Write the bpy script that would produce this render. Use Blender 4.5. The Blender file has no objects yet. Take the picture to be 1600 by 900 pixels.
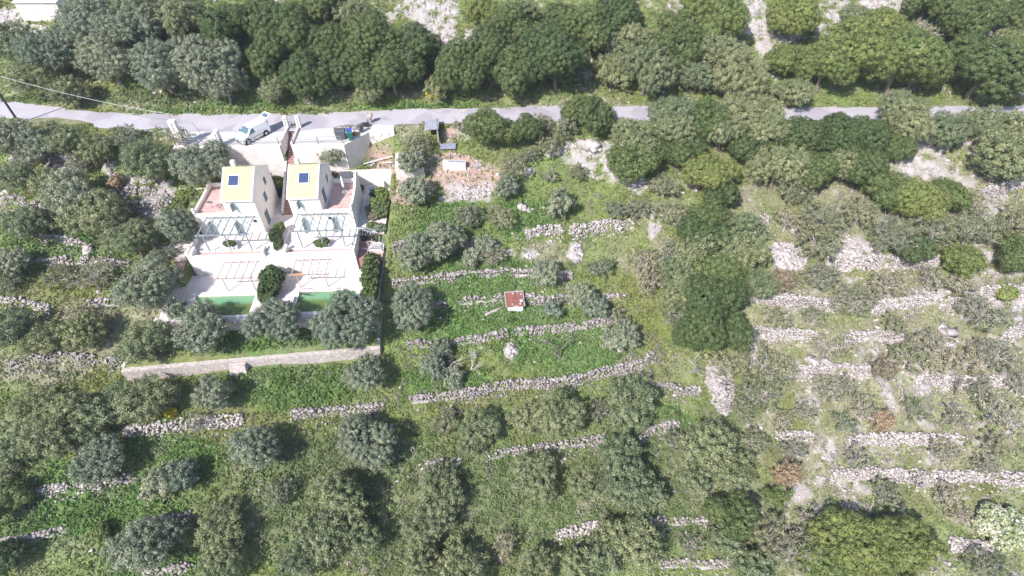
import bpy, math, random
import numpy as np
# ---------------------------------------------------------------- camera, light, exposure
SC = bpy.context.scene
COL = SC.collection
CAM_H = 37.6; PITCH = math.radians(45.5); FPX = 889.0
cd = bpy.data.cameras.new('camera'); cam = bpy.data.objects.new('camera', cd); COL.objects.link(cam)
cam.location = (0, 0, CAM_H); cam.rotation_euler = (math.pi/2 - PITCH, 0, 0)
cd.sensor_width = 36.0; cd.lens = 36.0*FPX/1600.0; cd.clip_start = 0.5; cd.clip_end = 3000
SC.camera = cam
LIGHT = np.array([0.66, 0.80, -1.02])             # the way sunlight travels
SUN_EL = math.atan2(1.02, math.hypot(0.66, 0.80)); SUN_AZ = math.atan2(-0.66, -0.80)
world = bpy.data.worlds.new('World'); SC.world = world; world.use_nodes = True
wn = world.node_tree; wn.nodes.clear()
sky = wn.nodes.new('ShaderNodeTexSky'); sky.sky_type = 'NISHITA'; sky.sun_disc = False
sky.sun_elevation = SUN_EL; sky.sun_rotation = SUN_AZ; sky.air_density = 1.0; sky.dust_density = 0.6
bg = wn.nodes.new('ShaderNodeBackground'); bg.inputs[1].default_value = 0.15
wo = wn.nodes.new('ShaderNodeOutputWorld')
wn.links.new(sky.outputs[0], bg.inputs[0]); wn.links.new(bg.outputs[0], wo.inputs[0])
sd = bpy.data.lights.new('sun', 'SUN'); sun = bpy.data.objects.new('sun', sd); COL.objects.link(sun)
sd.energy = 4.6; sd.angle = math.radians(0.5); sd.color = (1.0, 0.945, 0.935)
sun.rotation_euler = (math.atan2(math.hypot(0.66, 0.80), 1.02), 0, math.atan2(0.80, 0.66) - math.pi/2)
sun.location = (-40, -50, 80)
SC.view_settings.view_transform = 'Standard'; SC.view_settings.look = 'None'
SC.view_settings.exposure = 0.62; SC.view_settings.gamma = 1.0
SC.cycles.max_bounces = 5; SC.cycles.diffuse_bounces = 3; SC.cycles.glossy_bounces = 2
SC.cycles.transparent_max_bounces = 4

# ---------------------------------------------------------------- geometry of the view (used to survey positions on the real ground)
fw = np.array([0, math.cos(PITCH), -math.sin(PITCH)]); upv = np.array([0, math.sin(PITCH), math.cos(PITCH)])
rt = np.array([1.0, 0, 0]); CP = np.array([0, 0, CAM_H])
def ray(px, py): return fw + rt*(px-800)/FPX + upv*(450-py)/FPX
def at(px, py, z):
    d = ray(px, py); return CP + d*((z-CAM_H)/d[2])
def proj(P):
    q = np.asarray(P, float) - CP; Z = np.maximum(q@fw, 0.1)
    return 800 + FPX*(q@rt)/Z, 450 - FPX*(q@upv)/Z, Z
ROT = math.radians(2.5); cs, sn = math.cos(ROT), math.sin(ROT)
OX, OY = -26.964, 48.269
def W(u, v, z): return (OX + cs*u - sn*v, OY + sn*u + cs*v, z)
def toloc(x, y): return cs*(x-OX) + sn*(y-OY), -sn*(x-OX) + cs*(y-OY)
rng = np.random.default_rng(7); random.seed(7)

# ---------------------------------------------------------------- helpers: objects and tags
def tag(o, label=None, cat=None, group=None, kind=None):
    if label: o['label'] = label
    if cat: o['category'] = cat
    if group: o['group'] = group
    if kind: o['kind'] = kind
    return o
def empty(name, loc, rz=0.0, label=None, cat=None, group=None):
    o = bpy.data.objects.new(name, None); COL.objects.link(o); o.location = loc; o.rotation_euler = (0, 0, rz)
    o.empty_display_size = 0.3
    return tag(o, label, cat, group)
def mesh_np(name, verts, faces4=None, faces3=None, cols=None, smooth=False):
    me = bpy.data.meshes.new(name); verts = np.asarray(verts, np.float32)
    me.vertices.add(len(verts)); me.vertices.foreach_set('co', verts.ravel())
    parts = []; starts = []; totals = []
    n = 0
    if faces4 is not None and len(faces4):
        parts.append(np.asarray(faces4, np.int32).ravel()); k = len(faces4)
        starts.append(np.arange(k)*4); totals.append(np.full(k, 4)); n += 4*k
    if faces3 is not None and len(faces3):
        parts.append(np.asarray(faces3, np.int32).ravel()); k = len(faces3)
        starts.append(n + np.arange(k)*3); totals.append(np.full(k, 3)); n += 3*k
    idx = np.concatenate(parts); me.loops.add(n); me.loops.foreach_set('vertex_index', idx)
    st = np.concatenate(starts).astype(np.int32); tt = np.concatenate(totals).astype(np.int32)
    me.polygons.add(len(st)); me.polygons.foreach_set('loop_start', st); me.polygons.foreach_set('loop_total', tt)
    if smooth: me.polygons.foreach_set('use_smooth', np.ones(len(st), bool))
    me.update(calc_edges=True)
    if cols is not None:
        a = me.color_attributes.new('Col', 'FLOAT_COLOR', 'POINT')
        c = np.ones((len(verts), 4), np.float32); c[:, :3] = cols; a.data.foreach_set('color', c.ravel())
    return me
def link(name, me, mat, parent=None):
    o = bpy.data.objects.new(name, me); COL.objects.link(o)
    if mat is not None and not me.materials: me.materials.append(mat)
    if parent is not None: o.parent = parent
    return o
class MB:
    """collects boxes, prisms, tubes; build() makes ONE mesh object"""
    def __init__(s): s.v = []; s.f = []
    def add(s, vs, fs):
        b = len(s.v); s.v += [tuple(map(float, p)) for p in vs]; s.f += [tuple(b+i for i in f) for f in fs]; return s
    def box(s, x0, x1, y0, y1, z0, z1, top=None):
        """top: optional inset of the top face"""
        t = top or 0
        return s.add([(x0,y0,z0),(x1,y0,z0),(x1,y1,z0),(x0,y1,z0),(x0+t,y0+t,z1),(x1-t,y0+t,z1),(x1-t,y1-t,z1),(x0+t,y1-t,z1)],
                     [(0,3,2,1),(4,5,6,7),(0,1,5,4),(1,2,6,5),(2,3,7,6),(3,0,4,7)])
    def prism(s, poly, a, b, axis='z'):
        """poly extruded from a to b along the axis; poly in the two other coordinates"""
        def P(p, h):
            return (p[0], p[1], h) if axis == 'z' else ((h, p[0], p[1]) if axis == 'x' else (p[0], h, p[1]))
        n = len(poly); vs = [P(p, a) for p in poly] + [P(p, b) for p in poly]
        fs = [tuple(range(n))[::-1], tuple(range(n, 2*n))] + [(i, (i+1) % n, n+(i+1) % n, n+i) for i in range(n)]
        return s.add(vs, fs)
    def slab(s, poly, z0s, z1s):
        n = len(poly); vs = [(p[0], p[1], z) for p, z in zip(poly, z0s)] + [(p[0], p[1], z) for p, z in zip(poly, z1s)]
        return s.add(vs, [tuple(range(n))[::-1], tuple(range(n, 2*n))] + [(i, (i+1) % n, n+(i+1) % n, n+i) for i in range(n)])
    def bar(s, p, q, w=0.06, h=None):
        p = np.array(p, float); q = np.array(q, float); d = q-p; d /= max(np.linalg.norm(d), 1e-6)
        a = np.cross(d, (0,0,1)); 
        if np.linalg.norm(a) < 1e-3: a = np.array([1.,0,0])
        a /= np.linalg.norm(a); b = np.cross(a, d); h = h or w
        vs = [e + a*i*w/2 + b*j*h/2 for e in (p, q) for i, j in ((-1,-1),(1,-1),(1,1),(-1,1))]
        return s.add(vs, [(0,1,2,3),(7,6,5,4),(0,4,5,1),(1,5,6,2),(2,6,7,3),(3,7,4,0)])
    def tube(s, pts, rs, n=8):
        pts = [np.array(p, float) for p in pts]
        if not hasattr(rs, '__len__'): rs = [rs]*len(pts)
        b = len(s.v)
        for i, p in enumerate(pts):
            d = pts[min(i+1, len(pts)-1)] - pts[max(i-1, 0)]; d /= max(np.linalg.norm(d), 1e-6)
            a = np.cross(d, (0.31, 0.17, 0.9)); a /= max(np.linalg.norm(a), 1e-6); c = np.cross(d, a)
            for k in range(n):
                t = 2*math.pi*k/n; s.v.append(tuple(p + rs[i]*(a*math.cos(t) + c*math.sin(t))))
        for i in range(len(pts)-1):
            for k in range(n):
                s.f.append((b+i*n+k, b+i*n+(k+1) % n, b+(i+1)*n+(k+1) % n, b+(i+1)*n+k))
        s.f.append(tuple(b+k for k in range(n))[::-1]); e = b+(len(pts)-1)*n; s.f.append(tuple(e+k for k in range(n)))
        return s
    def build(s, name, mat, parent=None, off=(0,0,0), smooth=False, bevel=0.0):
        me = bpy.data.meshes.new(name); me.from_pydata([(x-off[0], y-off[1], z-off[2]) for x, y, z in s.v], [], s.f); me.update()
        if smooth: me.polygons.foreach_set('use_smooth', [True]*len(me.polygons))
        o = link(name, me, mat, parent)
        if bevel:
            m = o.modifiers.new('bevel', 'BEVEL'); m.width = bevel; m.segments = 2; m.limit_method = 'ANGLE'
        return o

# ---------------------------------------------------------------- materials
def newmat(name):
    m = bpy.data.materials.new(name); m.use_nodes = True; nt = m.node_tree; nt.nodes.clear()
    out = nt.nodes.new('ShaderNodeOutputMaterial'); bs = nt.nodes.new('ShaderNodeBsdfPrincipled')
    nt.links.new(bs.outputs[0], out.inputs[0]); bs.inputs['Roughness'].default_value = 0.85
    bs.inputs['Specular IOR Level'].default_value = 0.25
    return m, nt, bs
def N(nt, t, **k):
    n = nt.nodes.new(t)
    for a, b in k.items(): setattr(n, a, b)
    return n
def noise(nt, scale, detail=4, rough=0.6, coord='Object'):
    tc = N(nt, 'ShaderNodeTexCoord'); n = N(nt, 'ShaderNodeTexNoise'); n.inputs['Scale'].default_value = scale
    n.inputs['Detail'].default_value = detail; n.inputs['Roughness'].default_value = rough
    nt.links.new(tc.outputs[coord], n.inputs['Vector']); return n
def ramp(nt, src, p0, p1, c0, c1):
    r = N(nt, 'ShaderNodeValToRGB'); e = r.color_ramp.elements
    e[0].position = p0; e[1].position = p1; e[0].color = (*c0, 1); e[1].color = (*c1, 1)
    nt.links.new(src, r.inputs[0]); return r
def mix(nt, fac, a, b, mode='MIX'):
    m = N(nt, 'ShaderNodeMix', data_type='RGBA', blend_type=mode)
    for s, k in ((fac, 0), (a, 6), (b, 7)):
        if hasattr(s, 'links'): nt.links.new(s, m.inputs[k])
        elif k == 0: m.inputs[0].default_value = s
        else: m.inputs[k].default_value = (*s, 1)
    return m.outputs[2]
def bump(nt, bs, h, strength=0.4, dist=0.05):
    b = N(nt, 'ShaderNodeBump'); b.inputs['Strength'].default_value = strength; b.inputs['Distance'].default_value = dist
    nt.links.new(h, b.inputs['Height']); nt.links.new(b.outputs[0], bs.inputs['Normal'])
def simple(name, col, rough=0.8, var=0.15, scale=3.0, metal=0.0, spec=0.25, fine=0.0):
    m, nt, bs = newmat(name); bs.inputs['Roughness'].default_value = rough; bs.inputs['Metallic'].default_value = metal
    bs.inputs['Specular IOR Level'].default_value = spec
    n = noise(nt, scale, 6, 0.65); lo = [c*(1-var) for c in col]; hi = [min(1, c*(1+var)) for c in col]
    r = ramp(nt, n.outputs[0], 0.3, 0.7, lo, hi); nt.links.new(r.outputs[0], bs.inputs['Base Color'])
    if fine: bump(nt, bs, n.outputs[0], fine)
    return m
def brick(name, c1, c2, mortar, w, h, ms=0.02, rough=0.85, offset=0.5, coord='Object', var=0.25, bmp=0.3, rot=None):
    m, nt, bs = newmat(name); bs.inputs['Roughness'].default_value = rough
    tc = N(nt, 'ShaderNodeTexCoord'); b = N(nt, 'ShaderNodeTexBrick', offset=offset)
    src = tc.outputs[coord]
    if rot:
        mp = N(nt, 'ShaderNodeMapping'); mp.inputs['Rotation'].default_value = rot; nt.links.new(src, mp.inputs[0]); src = mp.outputs[0]
    nt.links.new(src, b.inputs['Vector'])
    b.inputs['Scale'].default_value = 1.0; b.inputs['Brick Width'].default_value = w; b.inputs['Row Height'].default_value = h
    b.inputs['Mortar Size'].default_value = ms; b.inputs['Color1'].default_value = (*c1, 1); b.inputs['Color2'].default_value = (*c2, 1); b.inputs['Mortar'].default_value = (*mortar, 1)
    n = noise(nt, 1.3, 5); r = ramp(nt, n.outputs[0], 0.3, 0.7, (1-var,)*3, (1, 1, 1))
    nt.links.new(mix(nt, 1.0, b.outputs[0], r.outputs[0], 'MULTIPLY'), bs.inputs['Base Color'])
    if bmp: bump(nt, bs, b.outputs[1], -bmp, 0.02)
    return m
def leafmat(name, col, col2, jitter=0.45, hue=0.03, rough=0.6, trans=0.0, patch=0.6, warm=(0.16, 0.13, 0.05)):
    """foliage: a per-leaf, per-tree and per-patch natural variation of the leaf colour"""
    m, nt, bs = newmat(name); bs.inputs['Roughness'].default_value = rough; bs.inputs['Specular IOR Level'].default_value = 0.3
    n = noise(nt, 0.9, 3, 0.6); geo = N(nt, 'ShaderNodeNewGeometry'); oi = N(nt, 'ShaderNodeObjectInfo')
    base = mix(nt, ramp(nt, n.outputs[0], 0.35, 0.65, (0,)*3, (1,)*3).outputs[0], col, col2)
    base = mix(nt, 1.0, base, ramp(nt, geo.outputs['Random Per Island'], 0, 1, (1-jitter,)*3, (1+jitter,)*3).outputs[0], 'MULTIPLY')
    base = mix(nt, 1.0, base, ramp(nt, oi.outputs['Random'], 0, 1, (0.78, 0.84, 0.86), (1.22, 1.12, 1.05)).outputs[0], 'MULTIPLY')
    m2 = N(nt, 'ShaderNodeMath', operation='GREATER_THAN'); m2.inputs[1].default_value = 0.955
    nt.links.new(geo.outputs['Random Per Island'], m2.inputs[0])
    base = mix(nt, m2.outputs[0], base, warm)
    nt.links.new(base, bs.inputs['Base Color'])
    if trans:
        tr = N(nt, 'ShaderNodeBsdfTranslucent'); nt.links.new(base, tr.inputs[0]); ms = N(nt, 'ShaderNodeMixShader'); ms.inputs[0].default_value = trans
        out = [q for q in nt.nodes if q.type == 'OUTPUT_MATERIAL'][0]
        nt.links.new(bs.outputs[0], ms.inputs[1]); nt.links.new(tr.outputs[0], ms.inputs[2]); nt.links.new(ms.outputs[0], out.inputs[0])
    return m
M = {}
M['olive'] = leafmat('olive_leaf', (0.190, 0.235, 0.155), (0.300, 0.340, 0.230), 0.34, trans=0.12)
M['grey'] = leafmat('wild_olive_leaf', (0.175, 0.225, 0.105), (0.300, 0.330, 0.180), 0.36, trans=0.15)
M['holm'] = leafmat('holm_oak_leaf', (0.078, 0.125, 0.042), (0.135, 0.180, 0.066), 0.3, trans=0.1)
M['carob'] = leafmat('carob_leaf', (0.135, 0.190, 0.055), (0.205, 0.245, 0.078), 0.3, trans=0.1)
M['pale'] = leafmat('pale_scrub_leaf', (0.24, 0.25, 0.16), (0.36, 0.34, 0.24), 0.3, trans=0.15, warm=(0.3, 0.22, 0.16))
M['scrubleaf'] = leafmat('scrub_leaf', (0.185, 0.215, 0.115), (0.29, 0.30, 0.19), 0.3, trans=0.15)
M['bush'] = leafmat('garden_bush_leaf', (0.12, 0.19, 0.05), (0.23, 0.28, 0.09), 0.35, trans=0.12)
M['bramble'] = leafmat('bramble_leaf', (0.115, 0.195, 0.055), (0.20, 0.27, 0.095), 0.4, trans=0.12)
M['hedge'] = leafmat('hedge_leaf', (0.07, 0.12, 0.04), (0.13, 0.17, 0.06), 0.4, trans=0.08)
M['broom'] = leafmat('broom_flower', (0.55, 0.42, 0.02), (0.75, 0.60, 0.05), 0.3, warm=(0.12, 0.16, 0.04))
M['russet'] = leafmat('russet_leaf', (0.27, 0.215, 0.145), (0.33, 0.27, 0.18), 0.35, trans=0.1)
M['twig'] = leafmat('dry_twig', (0.26, 0.215, 0.23), (0.38, 0.32, 0.33), 0.35, warm=(0.35, 0.3, 0.28))
M['blossom'] = leafmat('blossoming_leaf', (0.22, 0.30, 0.12), (0.45, 0.48, 0.36), 0.3, trans=0.1, warm=(0.75, 0.75, 0.7))
M['bark'] = simple('bark', (0.20, 0.165, 0.14), 0.9, 0.35, 6, fine=0.5)
M['greybark'] = simple('grey_bark', (0.42, 0.38, 0.35), 0.9, 0.25, 6, fine=0.5)
M['plaster'] = simple('white_plaster', (0.82, 0.765, 0.705), 0.9, 0.05, 1.2)
M['stonewhite'] = brick('pale_stone_facing', (0.76, 0.70, 0.66), (0.82, 0.78, 0.74), (0.64, 0.57, 0.53), 0.45, 0.22, 0.02, rot=(math.pi/2, 0, 0), var=0.2)
M['roof'] = simple('ochre_tile', (0.68, 0.61, 0.38), 0.85, 0.12, 2.5)
M['tile_pink'] = brick('terracotta_paver', (0.54, 0.34, 0.30), (0.62, 0.42, 0.37), (0.68, 0.55, 0.50), 0.33, 0.33, 0.02, offset=0.0)
M['tile_pale'] = brick('pale_paver', (0.68, 0.60, 0.57), (0.76, 0.69, 0.66), (0.50, 0.42, 0.40), 0.5, 0.5, 0.015, offset=0.0, var=0.12)
M['concrete'] = simple('pale_concrete', (0.66, 0.61, 0.56), 0.9, 0.12, 0.7)
M['step'] = simple('reddish_step_tile', (0.36, 0.20, 0.17), 0.85, 0.15, 4)
M['metal'] = simple('grey_green_metal', (0.30, 0.34, 0.35), 0.5, 0.1, 3, metal=0.2)
M['rustmetal'] = simple('reddish_brown_metal', (0.44, 0.36, 0.33), 0.6, 0.2, 3)
M['dark'] = simple('dark_metal', (0.04, 0.04, 0.045), 0.5, 0.1, 3)
M['whitepaint'] = simple('white_car_paint', (0.82, 0.82, 0.80), 0.25, 0.02, 1, spec=0.5)
M['rubber'] = simple('black_rubber', (0.02, 0.02, 0.022), 0.8, 0.1, 5)
M['hub'] = simple('hubcap', (0.5, 0.5, 0.52), 0.4, 0.05, 5, metal=0.6)
M['shutter'] = simple('pale_green_shutter', (0.58, 0.70, 0.69), 0.6, 0.08, 4)
M['planks'] = simple('weathered_wood', (0.42, 0.36, 0.31), 0.9, 0.25, 5)
M['orange'] = simple('orange_cloth', (0.75, 0.30, 0.12), 0.9, 0.1, 5)
M['tarp'] = simple('shade_tinted_tarpaulin', (0.22, 0.23, 0.29), 0.7, 0.2, 3)  # grey-blue with the bluish shade put into the sheet's colour
M['blue'] = simple('blue_plastic', (0.05, 0.09, 0.40), 0.5, 0.1, 5)
M['bluegrey'] = simple('bin_plastic', (0.10, 0.11, 0.12), 0.5, 0.15, 5)
M['greenbin'] = simple('green_bin_plastic', (0.03, 0.16, 0.12), 0.5, 0.15, 5)
M['cloth'] = simple('white_cloth', (0.78, 0.78, 0.76), 0.9, 0.04, 5)
M['wood'] = simple('dark_pole_wood', (0.06, 0.045, 0.04), 0.9, 0.2, 5)
M['brown'] = simple('brown_cardboard', (0.35, 0.20, 0.10), 0.9, 0.2, 5)
M['corrug'] = simple('grey_sheet_metal', (0.42, 0.43, 0.46), 0.5, 0.25, 2.0, metal=0.3)
m, nt, bs = newmat('window_glass'); bs.inputs['Base Color'].default_value = (0.10, 0.16, 0.20, 1); bs.inputs['Roughness'].default_value = 0.08; bs.inputs['Specular IOR Level'].default_value = 0.6; M['glass'] = m
m, nt, bs = newmat('skylight_glass'); bs.inputs['Base Color'].default_value = (0.05, 0.075, 0.16, 1); bs.inputs['Roughness'].default_value = 0.15; bs.inputs['Specular IOR Level'].default_value = 0.7; M['skylight'] = m
# rusty sheet with flaked paint
m, nt, bs = newmat('rusty_sheet'); n = noise(nt, 1.6, 6, 0.7)
nt.links.new(ramp(nt, n.outputs[0], 0.35, 0.62, (0.20, 0.065, 0.055), (0.29, 0.13, 0.10)).outputs[0], bs.inputs['Base Color']); M['rust'] = m
# asphalt, worn and pale
m, nt, bs = newmat('worn_asphalt'); n = noise(nt, 0.35, 8, 0.7); n2 = noise(nt, 14, 3)
c = ramp(nt, n.outputs[0], 0.3, 0.7, (0.42, 0.385, 0.41), (0.53, 0.49, 0.515)).outputs[0]
c = mix(nt, 0.25, c, ramp(nt, n2.outputs[0], 0.3, 0.7, (0.25,)*3, (0.6,)*3).outputs[0]); n4 = noise(nt, 0.16, 3, 0.5)
c = mix(nt, 1.0, c, ramp(nt, n4.outputs[0], 0.46, 0.50, (0.84, 0.83, 0.86), (1, 1, 1)).outputs[0], 'MULTIPLY')
nt.links.new(c, bs.inputs['Base Color']); M['asphalt'] = m
# parking concrete
m, nt, bs = newmat('parking_concrete'); n = noise(nt, 0.5, 8, 0.7)
nt.links.new(ramp(nt, n.outputs[0], 0.3, 0.7, (0.60, 0.53, 0.49), (0.72, 0.66, 0.61)).outputs[0], bs.inputs['Base Color']); M['parking'] = m
# stones
def stonemat(name, a, b):
    m, nt, bs = newmat(name); geo = N(nt, 'ShaderNodeNewGeometry'); n = noise(nt, 2.5, 5, 0.7)
    c = ramp(nt, geo.outputs['Random Per Island'], 0, 1, a, b).outputs[0]
    c = mix(nt, 1.0, c, ramp(nt, n.outputs[0], 0.3, 0.6, (0.62, 0.60, 0.60), (1, 1, 1)).outputs[0], 'MULTIPLY')
    nt.links.new(c, bs.inputs['Base Color']); bump(nt, bs, n.outputs[0], 0.5, 0.03); return m
M['stone'] = stonemat('dry_stone', (0.26, 0.235, 0.22), (0.52, 0.47, 0.44))
M['palestone'] = stonemat('pale_limestone', (0.34, 0.305, 0.29), (0.64, 0.58, 0.54))
# mortared masonry of small stones
def masonry(name, a, b, sc=4.2):
    m, nt, bs = newmat(name); tc = N(nt, 'ShaderNodeTexCoord'); v = N(nt, 'ShaderNodeTexVoronoi'); v.inputs['Scale'].default_value = sc
    nt.links.new(tc.outputs['Object'], v.inputs[0]); v2 = N(nt, 'ShaderNodeTexVoronoi', feature='DISTANCE_TO_EDGE'); v2.inputs['Scale'].default_value = sc
    nt.links.new(tc.outputs['Object'], v2.inputs[0])
    sp = N(nt, 'ShaderNodeSeparateColor'); nt.links.new(v.outputs['Color'], sp.inputs[0])
    c = ramp(nt, sp.outputs[0], 0, 1, a, b).outputs[0]
    c = mix(nt, ramp(nt, v2.outputs[0], 0.02, 0.09, (1,)*3, (0,)*3).outputs[0], c, (0.30, 0.26, 0.24))
    nt.links.new(c, bs.inputs['Base Color']); bump(nt, bs, v2.outputs[0], 0.6, 0.05); return m
M['masonry'] = masonry('mortared_masonry', (0.46, 0.40, 0.37), (0.68, 0.61, 0.56))
# ground and turf take their colour from what grows or lies there (soil map)
m, nt, bs = newmat('hillside_ground'); at_ = N(nt, 'ShaderNodeVertexColor'); at_.layer_name = 'Col'
n = noise(nt, 1.1, 9, 0.72); n2 = noise(nt, 7, 4, 0.7)
c = mix(nt, 1.0, at_.outputs[0], ramp(nt, n.outputs[0], 0.3, 0.7, (0.70, 0.72, 0.66), (1.25, 1.2, 1.2)).outputs[0], 'MULTIPLY')
c = mix(nt, 1.0, c, ramp(nt, n2.outputs[0], 0.3, 0.7, (0.7,)*3, (1.25,)*3).outputs[0], 'MULTIPLY')
nt.links.new(c, bs.inputs['Base Color']); bump(nt, bs, n2.outputs[0], 0.8, 0.15); M['ground'] = m
m, nt, bs = newmat('turf'); at_ = N(nt, 'ShaderNodeVertexColor'); at_.layer_name = 'Col'; geo = N(nt, 'ShaderNodeNewGeometry')
c = mix(nt, 1.0, at_.outputs[0], ramp(nt, geo.outputs['Random Per Island'], 0, 1, (0.62, 0.65, 0.6), (1.35, 1.3, 1.3)).outputs[0], 'MULTIPLY')
nt.links.new(c, bs.inputs['Base Color']); M['turf'] = m
tr = N(nt, 'ShaderNodeBsdfTranslucent'); nt.links.new(c, tr.inputs[0]); ms = N(nt, 'ShaderNodeMixShader'); ms.inputs[0].default_value = 0.15
out = [q for q in nt.nodes if q.type == 'OUTPUT_MATERIAL'][0]
nt.links.new(bs.outputs[0], ms.inputs[1]); nt.links.new(tr.outputs[0], ms.inputs[2]); nt.links.new(ms.outputs[0], out.inputs[0])
# pool water
m, nt, bs = newmat('pool_water'); n = noise(nt, 0.5, 3); bs.inputs['Roughness'].default_value = 0.06; bs.inputs['IOR'].default_value = 1.33; bs.inputs['Specular IOR Level'].default_value = 0.4
nt.links.new(ramp(nt, n.outputs[0], 0.35, 0.65, (0.16, 0.25, 0.10), (0.22, 0.31, 0.11)).outputs[0], bs.inputs['Base Color'])
tp = N(nt, 'ShaderNodeBsdfTransparent'); tp.inputs[0].default_value = (0.80, 0.93, 0.80, 1); ms = N(nt, 'ShaderNodeMixShader'); ms.inputs[0].default_value = 0.55
out = [q for q in nt.nodes if q.type == 'OUTPUT_MATERIAL'][0]
nt.links.new(bs.outputs[0], ms.inputs[1]); nt.links.new(tp.outputs[0], ms.inputs[2]); nt.links.new(ms.outputs[0], out.inputs[0])
n3 = noise(nt, 3, 3); bump(nt, bs, n3.outputs[0], 0.08, 0.02); M['water'] = m
M['pool_tile'] = simple('pool_render', (0.45, 0.75, 0.72), 0.7, 0.1, 2)
M['pool_green'] = simple('algae_floor', (0.20, 0.30, 0.07), 0.8, 0.2, 1)

# ================================================================= THE GROUND
ROADPX = [(-250,158),(0,170),(60,177),(120,184),(200,190),(300,192),(400,192),(480,190),(560,185),(640,182),(760,180),(900,178),(1050,177),(1600,177),(1900,176)]
_rp = np.array([at(x, y, 0)[:2] for x, y in ROADPX]); RX, RY = _rp[:,0], _rp[:,1]
def road_y(x): return np.interp(x, RX, RY)
SY = [-400,-150,-20,10,17,36,49,60,65.3,66.7,71.2,72.6,78,90,110,160,300,700]
SZ = [-90,-70,-31,-20.5,-18,-11.6,-7.2,-3.1,-0.5,-0.05,-0.05,0.5,2.8,8,17,34,60,75]
def lattice(seed, cell, x, y):
    g = np.random.default_rng(seed).uniform(-1, 1, (257, 257)); X = (x/cell) % 256; Y = (y/cell) % 256
    i = np.floor(X).astype(int); j = np.floor(Y).astype(int); fx = X-i; fy = Y-j; fx = fx*fx*(3-2*fx); fy = fy*fy*(3-2*fy)
    return (g[i,j]*(1-fx)*(1-fy) + g[i+1,j]*fx*(1-fy) + g[i,j+1]*(1-fx)*fy + g[i+1,j+1]*fx*fy)
def base_S(x, y):
    x = np.asarray(x, float); y = np.asarray(y, float)
    s = np.clip((y-42)/20, 0, 1); yy = y - (road_y(x)-69)*s
    z = np.interp(yy, SY, SZ)
    away = np.clip((np.abs(yy-69)-2.6)/4, 0, 1)
    nz = 0.45*lattice(1, 9.0, x, y) + 0.16*lattice(2, 3.1, x, y) + 0.05*lattice(3, 0.9, x, y)
    far = np.clip((np.hypot(x, y-55)-110)/150, 0, 1); nz = nz + far*9*lattice(4, 70, x, y)
    return z + nz*away
def hit_fn(fn, px, py, h=0.0):
    d = ray(px, py); t = np.arange(30, 190, 0.15); P = CP + d[None,:]*t[:,None]
    g = P[:,2] - fn(P[:,0], P[:,1]) - h; k = np.argmax(g < 0)
    if g[k] >= 0: return P[-1], t[-1]
    a, b = g[k-1], g[k]; tt = t[k-1] + 0.15*a/(a-b); return CP + d*tt, tt
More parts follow.
